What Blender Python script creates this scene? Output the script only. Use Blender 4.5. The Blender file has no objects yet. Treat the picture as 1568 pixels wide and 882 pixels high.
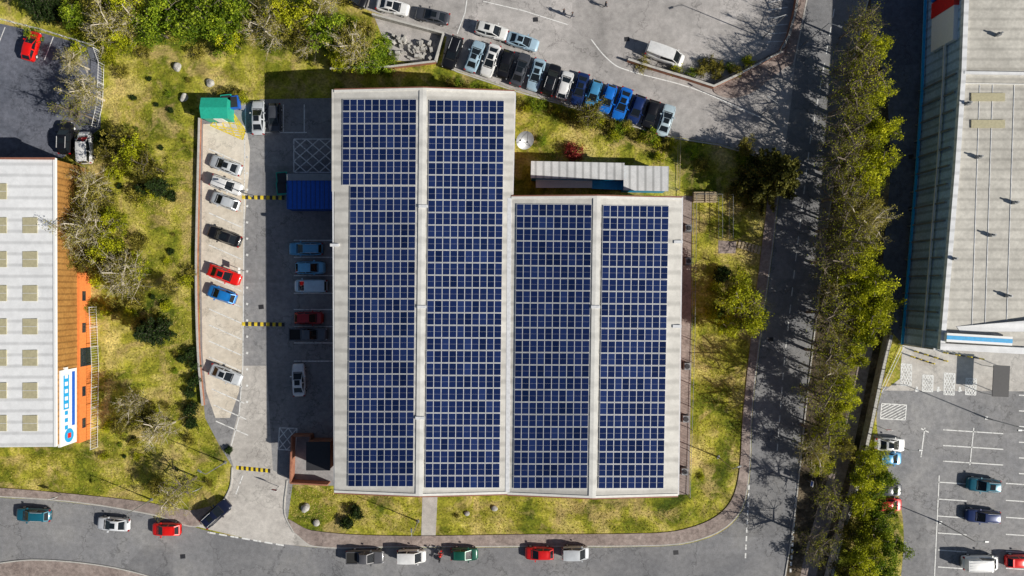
import bpy, bmesh, math, random
from mathutils import Vector, Matrix, noise
from mathutils.geometry import tessellate_polygon
random.seed(11)
S=0.09; H=94.0
scene=bpy.context.scene
def W(px,py,z=0.0):
    k=(H-z)/H
    return Vector(((px-784)*S*k,(441-py)*S*k,z))
def G(px,py,z=0.0):
    return Vector(((px-784)*S,(441-py)*S,z))
# ------------------------------------------------------------ materials
def newmat(name):
    m=bpy.data.materials.new(name); m.use_nodes=True
    nt=m.node_tree
    return m,nt,nt.nodes['Principled BSDF']
def N(nt,t,**kw):
    n=nt.nodes.new(t)
    for k,v in kw.items(): setattr(n,k,v)
    return n
def noise_node(nt,vec,scale,detail=4,rough=0.6,dist=0.0):
    n=N(nt,'ShaderNodeTexNoise'); n.inputs['Scale'].default_value=scale
    n.inputs['Detail'].default_value=detail; n.inputs['Roughness'].default_value=rough
    n.inputs['Distortion'].default_value=dist
    nt.links.new(vec,n.inputs['Vector']); return n
def mrange(nt,src,a,b,c,d):
    n=N(nt,'ShaderNodeMapRange'); nt.links.new(src,n.inputs[0])
    for i,v in enumerate((a,b,c,d)): n.inputs[i+1].default_value=v
    return n.outputs[0]
def scale_col(nt,col,fac):
    n=N(nt,'ShaderNodeVectorMath',operation='SCALE')
    nt.links.new(col,n.inputs[0]); nt.links.new(fac,n.inputs['Scale']); return n.outputs[0]
def ramp(nt,src,stops):
    r=N(nt,'ShaderNodeValToRGB'); nt.links.new(src,r.inputs[0])
    e=r.color_ramp.elements
    while len(e)<len(stops): e.new(0.5)
    for i,(p,c) in enumerate(stops):
        e[i].position=p; e[i].color=(c[0],c[1],c[2],1)
    return r.outputs[0]
def surf(name,stops,s1=0.2,layers=((3,0.8,1.2),(25,0.85,1.15)),rough=0.9,bump=0.3,bs=20,crack=0,wave=None,offset=0,metal=0,spec=0.3,tint=None):
    m,nt,b=newmat(name)
    tc=N(nt,'ShaderNodeTexCoord'); mp=N(nt,'ShaderNodeMapping')
    mp.inputs['Location'].default_value=(offset,offset*1.7,0)
    nt.links.new(tc.outputs['Object'],mp.inputs[0]); vec=mp.outputs[0]
    n=noise_node(nt,vec,s1,5,0.66,0.4)
    col=ramp(nt,n.outputs[0],stops)
    if tint:
        nn=noise_node(nt,vec,tint[0],4,0.65,0.6)
        f=mrange(nt,nn.outputs[0],tint[2],tint[3],0,tint[4])
        mx=N(nt,'ShaderNodeMixRGB'); nt.links.new(f,mx.inputs[0]); nt.links.new(col,mx.inputs[1]); mx.inputs[2].default_value=(*tint[1],1)
        col=mx.outputs[0]
    for (sc,lo,hi) in layers:
        nn=noise_node(nt,vec,sc,2,0.65)
        col=scale_col(nt,col,mrange(nt,nn.outputs[0],0.3,0.7,lo,hi))
    if crack:
        nn=noise_node(nt,vec,0.6,4,0.6)
        mx=N(nt,'ShaderNodeMixRGB'); mx.inputs[0].default_value=0.35
        nt.links.new(vec,mx.inputs[1]); 
        sc=N(nt,'ShaderNodeVectorMath',operation='SCALE'); nt.links.new(nn.outputs['Color'],sc.inputs[0]); sc.inputs['Scale'].default_value=9
        nt.links.new(sc.outputs[0],mx.inputs[2])
        v=N(nt,'ShaderNodeTexVoronoi',feature='DISTANCE_TO_EDGE'); v.inputs['Scale'].default_value=0.16
        nt.links.new(mx.outputs[0],v.inputs['Vector'])
        col=scale_col(nt,col,mrange(nt,v.outputs['Distance'],0.0,0.014,1-crack,1.0))
        v2=N(nt,'ShaderNodeTexVoronoi',distance='CHEBYCHEV'); v2.inputs['Scale'].default_value=0.09
        nt.links.new(vec,v2.inputs['Vector'])
        sep=N(nt,'ShaderNodeSeparateColor'); nt.links.new(v2.outputs['Color'],sep.inputs[0])
        col=scale_col(nt,col,mrange(nt,sep.outputs[0],0,1,1-crack*0.35,1+crack*0.25))
    if wave:
        d,sc,amt=wave
        w=N(nt,'ShaderNodeTexWave',bands_direction=d); w.inputs['Scale'].default_value=sc
        nt.links.new(vec,w.inputs['Vector'])
        col=scale_col(nt,col,mrange(nt,w.outputs['Fac'],0,0.35,1-amt,1.0))
    nt.links.new(col,b.inputs['Base Color'])
    b.inputs['Roughness'].default_value=rough; b.inputs['Metallic'].default_value=metal
    b.inputs['Specular IOR Level'].default_value=spec
    if bump:
        nb=noise_node(nt,vec,bs,2,0.7)
        bp=N(nt,'ShaderNodeBump'); bp.inputs['Strength'].default_value=bump; bp.inputs['Distance'].default_value=0.1
        nt.links.new(nb.outputs[0],bp.inputs['Height']); nt.links.new(bp.outputs[0],b.inputs['Normal'])
    return m
def plain(name,c,rough=0.6,metal=0.0,coat=0.0,var=0.12):
    m,nt,b=newmat(name)
    tc=N(nt,'ShaderNodeTexCoord')
    n=noise_node(nt,tc.outputs['Object'],3,3)
    rgb=N(nt,'ShaderNodeRGB'); rgb.outputs[0].default_value=(*c,1)
    nt.links.new(scale_col(nt,rgb.outputs[0],mrange(nt,n.outputs[0],0.3,0.7,1-var,1+var)),b.inputs['Base Color'])
    b.inputs['Roughness'].default_value=rough; b.inputs['Metallic'].default_value=metal
    b.inputs['Coat Weight'].default_value=coat
    return m
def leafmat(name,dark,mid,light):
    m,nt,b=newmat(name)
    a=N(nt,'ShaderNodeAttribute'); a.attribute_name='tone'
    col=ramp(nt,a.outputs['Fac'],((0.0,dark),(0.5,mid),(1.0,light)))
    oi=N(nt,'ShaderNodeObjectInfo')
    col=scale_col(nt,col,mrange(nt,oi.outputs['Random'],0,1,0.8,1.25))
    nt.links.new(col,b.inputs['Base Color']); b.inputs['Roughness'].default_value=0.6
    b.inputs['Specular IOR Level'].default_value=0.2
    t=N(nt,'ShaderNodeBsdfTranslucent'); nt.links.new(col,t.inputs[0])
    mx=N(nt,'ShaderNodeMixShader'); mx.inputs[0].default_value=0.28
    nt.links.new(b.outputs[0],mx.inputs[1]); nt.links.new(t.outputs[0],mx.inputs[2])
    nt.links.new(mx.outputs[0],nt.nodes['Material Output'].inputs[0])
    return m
M={}
M['grass']=surf('grass_mat',((0.34,(0.07,0.10,0.012)),(0.43,(0.19,0.215,0.02)),(0.52,(0.38,0.36,0.045)),(0.63,(0.60,0.50,0.16))),0.16,((0.5,0.65,1.3),(3.5,0.58,1.4),(20,0.55,1.5)),bump=0.8,bs=14,spec=0.1,tint=(0.28,(0.54,0.40,0.17),0.5,0.62,0.7))
M['soil']=surf('soil_mat',((0.35,(0.05,0.045,0.03)),(0.5,(0.13,0.10,0.07)),(0.65,(0.26,0.21,0.14))),0.3,((2,0.6,1.4),(12,0.6,1.4)),bump=0.9,bs=10,spec=0.1)
M['road']=surf('road_asphalt',((0.3,(0.195,0.198,0.21)),(0.5,(0.25,0.25,0.258)),(0.7,(0.31,0.305,0.30))),0.12,((1.5,0.86,1.12),(9,0.86,1.12),(30,0.8,1.2)),crack=0.4,bump=0.2,bs=40)
M['lane']=surf('lane_asphalt',((0.3,(0.09,0.10,0.13)),(0.6,(0.16,0.17,0.21))),0.15,((1.5,0.8,1.2),(12,0.8,1.2)),crack=0.35,bump=0.25,bs=30,offset=20)
M['lot']=surf('carpark_asphalt',((0.3,(0.23,0.232,0.245)),(0.7,(0.36,0.352,0.35))),0.2,((1.5,0.82,1.12),(9,0.87,1.1),(30,0.8,1.2)),crack=0.4,bump=0.2,bs=40,offset=7)
M['apron']=surf('yard_asphalt',((0.25,(0.34,0.325,0.315)),(0.5,(0.48,0.455,0.44)),(0.75,(0.60,0.565,0.545))),0.16,((1.0,0.82,1.1),(8,0.87,1.1),(30,0.8,1.15)),crack=0.4,bump=0.2,bs=30,offset=41)
M['cream']=surf('bay_concrete',((0.3,(0.68,0.60,0.49)),(0.7,(0.86,0.79,0.68))),0.35,((1.5,0.87,1.05),(10,0.9,1.05),(30,0.9,1.06)),crack=0.25,bump=0.12,bs=30,offset=3)
M['drive']=surf('driveway_concrete',((0.3,(0.48,0.45,0.42)),(0.7,(0.66,0.625,0.58))),0.35,((1.5,0.85,1.08),(10,0.88,1.08),(30,0.85,1.1)),crack=0.3,bump=0.15,bs=30,offset=13)
M['pave']=surf('pavement_mat',((0.3,(0.26,0.205,0.185)),(0.7,(0.42,0.35,0.315))),0.4,((2,0.75,1.2),(12,0.8,1.2)),crack=0.3,bump=0.3,bs=25,offset=31)
M['kerb']=surf('kerb_stone',((0.3,(0.46,0.45,0.42)),(0.7,(0.62,0.60,0.56))),1.0,((12,0.75,1.15),),bump=0.2)
M['brick']=surf('brick_mat',((0.3,(0.28,0.11,0.07)),(0.7,(0.44,0.21,0.13))),1.0,((14,0.7,1.25),),bump=0.3)
M['white']=surf('road_paint',((0.36,(0.48,0.48,0.47)),(0.47,(0.84,0.84,0.82)),(0.7,(0.90,0.90,0.88))),2.5,((25,0.8,1.08),),bump=0.1,rough=0.7)
M['yellow']=surf('yellow_paint',((0.32,(0.45,0.35,0.1)),(0.5,(0.88,0.66,0.04))),2.5,((25,0.8,1.08),),bump=0.1,rough=0.7)
M['roofgrey']=surf('roof_sheet',((0.3,(0.56,0.54,0.50)),(0.7,(0.74,0.72,0.67))),0.25,((1.5,0.92,1.05),(9,0.95,1.04)),wave=('Y',0.16,0.22),bump=0.03,rough=0.45,spec=0.5)
M['cap']=surf('ridge_cap',((0.3,(0.74,0.725,0.68)),(0.7,(0.87,0.855,0.81))),0.4,((3,0.92,1.04),(18,0.94,1.03)),wave=('Y',0.105,0.15),bump=0.03,rough=0.45,spec=0.5)
M['roofwhite']=surf('roof_white_sheet',((0.3,(0.72,0.73,0.745)),(0.7,(0.85,0.86,0.875))),0.12,((1.2,0.92,1.04),(9,0.94,1.03)),wave=('Y',0.22,0.22),bump=0.03,rough=0.5,offset=5)
M['roofbeige']=surf('roof_beige_sheet',((0.3,(0.46,0.44,0.395)),(0.7,(0.66,0.635,0.575))),0.1,((0.5,0.85,1.1),(2.5,0.88,1.08),(12,0.9,1.06)),wave=('Y',0.25,0.2),bump=0.05,rough=0.6,offset=9)
M['fascia']=plain('fascia_brown',(0.28,0.12,0.08),0.6)
M['alu']=plain('aluminium',(0.74,0.75,0.77),0.45,0.05)
M['steel']=plain('galvanised_steel',(0.35,0.36,0.37),0.45,0.6)
M['dark']=plain('dark_trim',(0.03,0.03,0.035),0.6)
M['glassdark']=plain('window_glass',(0.02,0.03,0.04),0.08)
M['blueclad']=surf('blue_cladding',((0.3,(0.32,0.46,0.62)),(0.7,(0.44,0.60,0.78))),0.4,((3,0.85,1.15),),wave=('Y',0.25,0.35),bump=0.05,rough=0.5)
M['goldclad']=surf('ochre_cladding',((0.3,(0.32,0.15,0.04)),(0.7,(0.46,0.24,0.07))),0.5,((3,0.8,1.15),),wave=('Y',0.4,0.35),bump=0.1,rough=0.6)
M['orange']=plain('orange_cladding',(0.82,0.25,0.07),0.5)
M['blue']=plain('blue_paint',(0.015,0.13,0.62),0.45)
M['cyan']=plain('cyan_paint',(0.02,0.38,0.75),0.45)
M['signwhite']=plain('white_panel',(0.86,0.86,0.85),0.5,var=0.03)
M['green']=plain('green_sheet',(0.02,0.40,0.28),0.5)
M['red']=plain('red_paint',(0.7,0.02,0.015),0.45)
M['tarp']=plain('rooflight_grp',(0.46,0.42,0.27),0.5)
M['stone']=surf('stone_mat',((0.3,(0.30,0.29,0.27)),(0.7,(0.66,0.64,0.60))),2,((10,0.7,1.2),),bump=0.4)
M['timber']=plain('timber',(0.46,0.37,0.24),0.8)
M['bark']=surf('bark_mat',((0.3,(0.12,0.095,0.07)),(0.7,(0.26,0.22,0.18))),4,((20,0.7,1.3),),bump=0.4)
M['barkpale']=surf('pale_bark',((0.3,(0.48,0.42,0.32)),(0.7,(0.74,0.67,0.54))),4,((20,0.7,1.3),),bump=0.4)
M['leafY']=leafmat('leaf_yellowgreen',(0.06,0.09,0.006),(0.36,0.39,0.012),(0.72,0.70,0.035))
M['leafG']=leafmat('leaf_green',(0.03,0.075,0.006),(0.17,0.26,0.013),(0.46,0.55,0.035))
M['leafO']=leafmat('leaf_olive',(0.045,0.05,0.008),(0.21,0.19,0.025),(0.50,0.43,0.08))
M['leafK']=leafmat('leaf_dark_olive',(0.02,0.025,0.006),(0.085,0.09,0.016),(0.28,0.26,0.05))
M['leafD']=leafmat('leaf_dark',(0.008,0.022,0.006),(0.022,0.045,0.010),(0.07,0.115,0.02))
M['leafB']=leafmat('bud_straw',(0.14,0.13,0.02),(0.38,0.34,0.05),(0.68,0.61,0.15))
M['leafR']=leafmat('leaf_copper',(0.06,0.010,0.010),(0.22,0.025,0.025),(0.40,0.07,0.05))
M['tuft']=leafmat('grass_blades',(0.07,0.10,0.010),(0.33,0.315,0.035),(0.70,0.58,0.18))
def solar():
    m,nt,b=newmat('solar_cells')
    a=N(nt,'ShaderNodeAttribute'); a.attribute_name='tone'
    col=ramp(nt,a.outputs['Fac'],((0,(0.005,0.013,0.055)),(0.5,(0.010,0.022,0.088)),(1,(0.017,0.035,0.125))))
    nt.links.new(col,b.inputs['Base Color']); b.inputs['Roughness'].default_value=0.12
    b.inputs['Specular IOR Level'].default_value=0.3
    return m
M['solar']=solar()
# ------------------------------------------------------------ mesh builder
class MB:
    def __init__(s): s.v=[];s.f=[];s.m=[];s.t=[]
    def face(s,pts,mi=0,tone=0.5):
        n=len(s.v); s.v.extend([tuple(p) for p in pts]); s.f.append(tuple(range(n,n+len(pts)))); s.m.append(mi); s.t.append(tone)
    def grid(s,rows,mi=0,closed=False):
        n=len(s.v); nc=len(rows[0])
        for r in rows: s.v.extend([tuple(p) for p in r])
        for i in range(len(rows)-1):
            for j in range(nc if closed else nc-1):
                k=(j+1)%nc
                s.f.append((n+i*nc+j,n+i*nc+k,n+(i+1)*nc+k,n+(i+1)*nc+j)); s.m.append(mi(i,j) if callable(mi) else mi); s.t.append(0.5)
    def box(s,c,l,w,z0,z1,ang=0,mi=0,top=1.0):
        ca,sa=math.cos(ang),math.sin(ang); n=len(s.v)
        for z,k in ((z0,1),(z1,top)):
            for dx,dy in ((-1,-1),(1,-1),(1,1),(-1,1)):
                x=dx*l/2*k;y=dy*w/2*k
                s.v.append((c[0]+x*ca-y*sa,c[1]+x*sa+y*ca,z))
        for q in ((3,2,1,0),(4,5,6,7),(0,1,5,4),(1,2,6,5),(2,3,7,6),(3,0,4,7)):
            s.f.append(tuple(n+i for i in q)); s.m.append(mi); s.t.append(0.5)
    def tube(s,p0,p1,r0,r1,n=6,mi=0,tone=0.5,cap=False):
        p0=Vector(p0);p1=Vector(p1);d=(p1-p0)
        if d.length<1e-6: return
        d.normalize(); a=d.orthogonal().normalized(); b=d.cross(a); k=len(s.v)
        for p,r in ((p0,r0),(p1,r1)):
            for i in range(n):
                t=2*math.pi*i/n; s.v.append(tuple(p+(a*math.cos(t)+b*math.sin(t))*r))
        for i in range(n):
            j=(i+1)%n; s.f.append((k+i,k+j,k+n+j,k+n+i)); s.m.append(mi); s.t.append(tone)
        if cap:
            s.f.append(tuple(k+n+i for i in range(n))); s.m.append(mi); s.t.append(tone)
            s.f.append(tuple(k+n-1-i for i in range(n))); s.m.append(mi); s.t.append(tone)
    def strip(s,pts,w,z,h=0,mi=0):
        L=[];R=[]
        for i,p in enumerate(pts):
            a=pts[max(i-1,0)];b=pts[min(i+1,len(pts)-1)]
            d=Vector((b[0]-a[0],b[1]-a[1],0)).normalized(); nrm=Vector((-d.y,d.x,0))
            q=Vector((p[0],p[1],0)); L.append(q+nrm*w/2); R.append(q-nrm*w/2)
        if h<=0:
            s.grid([[Vector((r.x,r.y,z)),Vector((l.x,l.y,z))] for l,r in zip(L,R)],mi)
        else:
            s.grid([[Vector((r.x,r.y,z)),Vector((r.x,r.y,z+h)),Vector((l.x,l.y,z+h)),Vector((l.x,l.y,z))] for l,r in zip(L,R)],mi)
            for l,r in ((L[0],R[0]),(L[-1],R[-1])):
                s.face([(r.x,r.y,z),(r.x,r.y,z+h),(l.x,l.y,z+h),(l.x,l.y,z)],mi)
    def mesh(s,name,mats,smooth=False,tone=False):
        me=bpy.data.meshes.new(name); me.from_pydata(s.v,[],s.f)
        for m in mats: me.materials.append(m)
        me.polygons.foreach_set('material_index',s.m)
        if tone:
            at=me.attributes.new('tone','FLOAT','FACE'); at.data.foreach_set('value',s.t)
        if smooth:
            me.polygons.foreach_set('use_smooth',[True]*len(s.f))
            try: me.set_sharp_from_angle(angle=math.radians(38))
            except Exception: pass
        me.update(); return me
    def obj(s,name,mats,parent=None,**kw):
        return link(name,s.mesh(name,mats,**kw),parent)
def link(name,me,parent=None,loc=(0,0,0),rz=0,sc=1):
    o=bpy.data.objects.new(name,me); scene.collection.objects.link(o)
    o.location=loc; o.rotation_euler=(0,0,rz); o.scale=(sc,sc,sc) if not isinstance(sc,tuple) else sc
    if parent: o.parent=parent
    return o
def empty(name):
    o=bpy.data.objects.new(name,None); scene.collection.objects.link(o); o.empty_display_size=0.5; return o
def sm(pts,n=6):
    P=[Vector((p[0],p[1],0)) for p in pts];k=len(P); out=[]
    T=[0]
    for i in range(1,k): T.append(T[-1]+(P[i]-P[i-1]).length)
    D=[]
    for i in range(k):
        a,b=max(i-1,0),min(i+1,k-1); D.append((P[b]-P[a])/(T[b]-T[a]))
    for i in range(k-1):
        h=T[i+1]-T[i]
        for j in range(n):
            t=j/n; t2=t*t;t3=t2*t
            q=P[i]*(2*t3-3*t2+1)+D[i]*h*(t3-2*t2+t)+P[i+1]*(-2*t3+3*t2)+D[i+1]*h*(t3-t2)
            out.append((q.x,q.y))
    out.append((P[-1].x,P[-1].y)); return out
def wp(pts): return [G(x,y) for x,y in pts]
def sheet(name,pts,z,mat,thick=0):
    P=[Vector((p.x,p.y,0)) for p in wp(pts)]
    tris=tessellate_polygon([P]); n=len(P)
    vs=[(p.x,p.y,z) for p in P]; fs=[]
    for a,b,c in tris:
        cr=(P[b]-P[a]).cross(P[c]-P[a]).z
        if abs(cr)<1e-9: continue
        fs.append((a,b,c) if cr>0 else (a,c,b))
    if thick:
        vs+=[(p.x,p.y,z-thick) for p in P]
        for i in range(n):
            j=(i+1)%n; fs.append((i,i+n,j+n,j))
    me=bpy.data.meshes.new(name); me.from_pydata(vs,[],fs); me.materials.append(mat)
    return link(name,me)
def inpoly(x,y,P):
    c=False;j=len(P)-1
    for i in range(len(P)):
        if (P[i][1]>y)!=(P[j][1]>y) and x<(P[j][0]-P[i][0])*(y-P[i][1])/(P[j][1]-P[i][1])+P[i][0]: c=not c
        j=i
    return c
# ------------------------------------------------------------ ground
mb=MB(); mb.face([(-1500,-1500,0),(1500,-1500,0),(1500,1500,0),(-1500,1500,0)]); mb.obj('ground',[M['grass']])
road_top=sm([(-400,742),(-60,755),(0,762),(60,765),(120,771),(180,779),(240,791),(300,808),(350,820),(410,829),(480,838),(600,839),(800,838),(1000,837),(1060,831),(1110,811),(1138,778),(1149,720),(1152,640),(1160,560),(1172,470),(1184,380),(1193,300),(1203,220),(1212,150),(1220,80),(1236,0),(1262,-120),(1330,-420)])
rr_=[(1430,-420),(1355,-120),(1328,0),(1308,80),(1292,180),(1278,260),(1264,360),(1252,460),(1240,560),(1230,650),(1222,730),(1214,800),(1198,900),(1150,1060),(1000,1100)]
road_right=sm(rr_)
sheet('road',road_top+road_right+[(-400,1100)],0.012,M['road'])
low=sm([(-400,905),(-60,872),(0,862),(50,857),(120,861),(190,872),(250,890),(330,930),(420,1020)])
sheet('pavement',low+[(420,1110),(-400,1110)],0.12,M['pave'],0.12)
lane=[(1560,-300),(1360,-150),(1330,0),(1330,60),(1350,110),(1362,240),(1350,400),(1362,505),(1385,530),(1640,560),(1640,-300)]
sheet('service_lane',lane,0.004,M['lane'])
soil_r=sm([(1354,-120),(1334,0),(1334,60),(1352,110),(1364,240),(1352,400),(1350,520),(1300,760),(1270,900),(1220,1000)],3)
soil_l=sm([(1350,-120),(1326,0),(1306,80),(1290,180),(1276,260),(1262,360),(1250,460),(1238,560),(1228,650),(1220,730),(1212,800),(1196,900),(1180,1000)],3)
sheet('planting_strip',soil_r+list(reversed(soil_l)),0.0085,M['soil'])
apron=[(330,-160),(430,-60),(505,-8),(560,14),(640,42),(684,56),(676,98),(700,108),(790,138),(900,170),(1000,201),(1035,210),(1100,220),(1170,240),(1192,280),(1225,200),(1225,100),(1238,0),(1262,-120),(1262,-160)]
sheet('yard',apron,0.006,M['apron'])
lot=[(308,182),(360,160),(400,152),(520,150),(560,300),(560,745),(448,742),(440,800),(480,838),(300,806),(330,785),(352,745),(356,715),(335,680),(314,640),(307,560),(305,400)]
sheet('car_park',lot,0.004,M['lot'])
sheet('parking_bay_surface',sm([(311,190),(377,195),(374,350),(371,560)],4)+[(366,600),(352,640),(330,640),(316,600),(310,540),(308,400)],0.009,M['cream'])
sheet('driveway',[(368,620),(372,560),(408,560),(418,720),(440,730),(436,790),(448,812),(482,838),(400,830),(300,806),(330,788),(350,750),(358,715),(350,690)],0.0125,M['drive'])
cp2=sm([(1352,592),(1342,640),(1352,700),(1376,760),(1384,820),(1378,900),(1370,1000)],4)+[(1720,1000),(1720,592)]
sheet('car_park',cp2,0.006,M['lot'])
sheet('pavement',[(1382,528),(1720,552),(1720,600),(1354,598),(1378,580)],0.0095,M['drive'])
sheet('car_park',[(-300,-60),(-60,22),(0,36),(70,52),(148,74),(156,110),(154,196),(96,242),(-300,240)],0.006,M['lane'])
def pave(name,inner,outer): return sheet(name,inner+list(reversed(outer)),0.11,M['pave'],0.11)
o1=sm([(-400,740),(0,760),(120,769),(240,789),(300,806),(330,786)],6)
i1=sm([(-400,728),(0,747),(120,757),(220,768),(290,781),(322,775)],6)
pave('pavement',i1,o1)
o2=sm([(450,815),(480,836),(600,837),(800,836),(1000,835),(1058,829),(1108,809),(1136,777),(1147,720),(1150,640),(1158,560),(1170,470),(1182,380),(1191,300),(1197,262)])
i2=sm([(441,794),(478,812),(600,820),(800,818),(1000,816),(1048,810),(1094,792),(1120,765),(1132,720),(1137,640),(1145,560),(1155,470),(1166,380),(1174,310),(1172,275)])
pave('pavement',i2,o2)
o3=[(x-1,y) for x,y in sm([(1262,-120),(1236,0),(1220,80),(1215,100)])]
pave('pavement',[(x-18,y+4) for x,y in o3],o3)
kb=MB()
for ln in (o1,o2,o3,low): kb.strip(wp(ln),0.16,0.0,0.125)
kb.strip(wp(sm([(440,735),(436,785),(450,815)])),0.16,0,0.125)
kb.strip(wp(sm([(356,715),(352,748),(330,786)])),0.16,0,0.125)
kb.strip(wp(sm([(1231,650),(1223,730),(1215,800),(1199,900)])),0.16,0,0.125)
kb.strip(wp(sm([(1329,0),(1309,80),(1293,180),(1279,260),(1265,360),(1253,460),(1241,560),(1231,650)])),0.16,0,0.125)
kb.strip(wp([(676,98),(700,110),(790,140),(900,172),(1000,203),(1035,212),(1100,222),(1168,242)]),0.16,0,0.125)
kb.obj('kerb',[M['kerb']])
sheet('footpath',sm([(1316,545),(1300,620),(1278,700),(1252,780),(1232,850),(1215,940)],4)+list(reversed(sm([(1342,505),(1324,600),(1303,700),(1276,790),(1250,880),(1236,950)],4))),0.016,M['pave'])
sheet('footpath',[(647,757),(670,757),(667,822),(645,822)],0.02,M['drive'])
sheet('footpath',[(1010,300),(1060,300),(1056,757),(1000,757)],0.014,M['pave'])
sheet('footpath',[(1100,368),(1128,370),(1126,388),(1100,388)],0.018,M['pave'])
sheet('pavement',sm([(1092,128),(1094,142),(1118,150),(1150,142),(1180,120),(1212,96)],4)+[(1214,80),(1200,82),(1150,102),(1110,122)],0.12,M['pave'],0.12)
q=MB()
for i in range(7): q.box(G(1132+i*5,374+i*1.5),0.34,1.1,0,0.10+0.03*(i%2),-0.25,0)
q.obj('garden_steps',[M['timber']])
# ------------------------------------------------------------ markings
wk=MB(); yl=MB()
def line(mbx,pts,w=0.12,z=0.026): mbx.strip(wp(pts),w,z)
def dash(mbx,pts,n,duty=0.55,w=0.12,z=0.026):
    P=wp(pts)
    for i in range(n):
        a=P[0].lerp(P[-1],i/n); b=P[0].lerp(P[-1],(i+duty)/n); mbx.strip([a,b],w,z)
y=228
while y<660:
    x0=320+max(0,(y-560))*0.12
    line(wk,[(x0,y),(x0+50,y+22)],0.15); y+=24.5
line(wk,[(375,205),(372,560),(366,640),(352,690)],0.14)
for y in (368,394,422,449,474,500,525,553): line(wk,[(450,y),(512,y)],0.16)
for x in (376,405,434,466): line(wk,[(x,160),(x,202)],0.16)
line(wk,[(376,203),(470,203)],0.16)
def hatch(mbx,q,n=5,w=0.14):
    P=[Vector((a,b,0)) for a,b in q]
    for a,b in ((0,1),(1,2),(2,3),(3,0)): line(mbx,[q[a],q[b]],w)
    A,B,C,D=P
    def pt(u,v):
        r=A.lerp(B,u).lerp(D.lerp(C,u),v); return (r.x,r.y)
    for i in range(1,2*n):
        t=i/n
        a=(t,0) if t<=1 else (1,t-1); b=(0,t) if t<=1 else (t-1,1)
        mbx.strip(wp([pt(*a),pt(*b)]),w,0.0275)
        if n<5: mbx.strip(wp([pt(1-a[0],a[1]),pt(1-b[0],b[1])]),w,0.029)
hatch(wk,[(450,213),(508,213),(508,264),(450,264)],3,.16)
hatch(yl,[(322,192),(352,165),(376,200),(372,214)],4,0.13)
hatch(wk,[(428,655),(455,656),(452,690),(426,688)],2)
for y in range(240,640,25): line(wk,[(377,y),(380,y+1)],0.3)
dash(wk,[(1190,690),(1200,560)],6,0.5,0.13); dash(wk,[(1200,560),(1218,400)],6,0.5,0.13); dash(wk,[(1218,400),(1240,220)],7,0.5,0.13); dash(wk,[(1240,220),(1280,0)],8,0.5,0.13)
dash(wk,[(1147,742),(1141,860)],9,0.6,0.2)
dash(wk,[(1220,742),(1210,880)],14,0.6,0.25)
dash(wk,[(318,815),(440,836)],7,0.7,0.22)
dash(wk,[(372,728),(360,760)],2,0.8,0.15)
line(wk,sm([(905,60),(925,85),(950,104),(1060,135),(1165,180)]),0.15)
line(wk,[(700,52),(712,20),(718,-20)],0.15)
line(wk,[(870,38),(800,16),(740,2)],0.13)
for i in range(6): line(wk,[(1176,4+i*12),(1206,-2+i*13)],0.12)
for x in (8,45,82,118): line(wk,[(x,40+x*0.2),(x-14,76+x*0.2)])
for y in (660,684,708): line(wk,[(1444,y-2),(1536,y+4)],0.15)
line(wk,[(1491,655),(1485,712)],0.15)
for y0 in range(738,900,26):
    line(wk,[(1436,y0),(1480,y0+3)],0.15); line(wk,[(1540,y0+2),(1600,y0+6)],0.15)
line(wk,[(1438,728),(1430,900)],0.15)
for y0 in range(605,730,24): line(wk,[(1560,y0),(1620,y0+3)],0.15)
line(wk,[(1416,655),(1410,700)],0.17); line(wk,[(1410,656),(1422,662)],0.17)
for i,(x,y) in enumerate(((1388,575),(1421,586),(1454,589),(1487,591))):
    hatch(wk,[(x-8,y-18),(x+8,y-17),(x+7,y+16),(x-9,y+15)],4,0.12) if i in(0,2) else hatch(wk,[(x-8,y-12),(x+8,y-11),(x+7,y+14),(x-9,y+13)],4,0.12)
hatch(wk,[(1350,618),(1388,620),(1386,643),(1348,641)],5,0.14)
for x in (1404,1437,1470): 
    line(wk,[(x,592),(x-1,600)],0.3,0.026); line(wk,[(x-3,597),(x+3,598)],0.25,0.031)
wk.obj('road_markings',[M['white']]); yl.obj('yellow_road_markings',[M['yellow']])
for (x0,y0,x1,y1) in ((371,302,436,303),(371,496,436,497),(362,716,414,721)):
    h=MB(); n=14
    for i in range(n):
        a=G(x0+(x1-x0)*i/n,y0+(y1-y0)*i/n); b=G(x0+(x1-x0)*(i+1)/n,y0+(y1-y0)*(i+1)/n)
        h.grid([[Vector((a.x,a.y+d,z)),Vector((b.x,b.y+d,z))] for d,z in ((-0.27,0.015),(-0.16,0.05),(0,0.065),(0.16,0.05),(0.27,0.015))],i%2)
    h.obj('speed_hump',[M['yellow'],M['dark']])
for (a,b) in (((1400,538),(1445,552)),((1395,546),(1425,556)),((1445,540),(1500,549))):
    q=MB(); A=G(*a);B=G(*b)
    for i in range(7):
        p=A.lerp(B,i/6); q.tube(p,p+Vector((0,0,0.9)),0.09,0.09,8,i%2,cap=True)
    q.obj('bollard_row',[M['yellow'],M['dark']])
for x,y in ((280,852),(1035,846),(520,690),(820,30),(960,60),(1395,240),(400,470),(1180,520),(1395,320)):
    q=MB(); c=G(x,y); q.box(c,0.7,0.6,0.0,0.03,0.1,0); q.obj('manhole_cover',[M['dark']])
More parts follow.
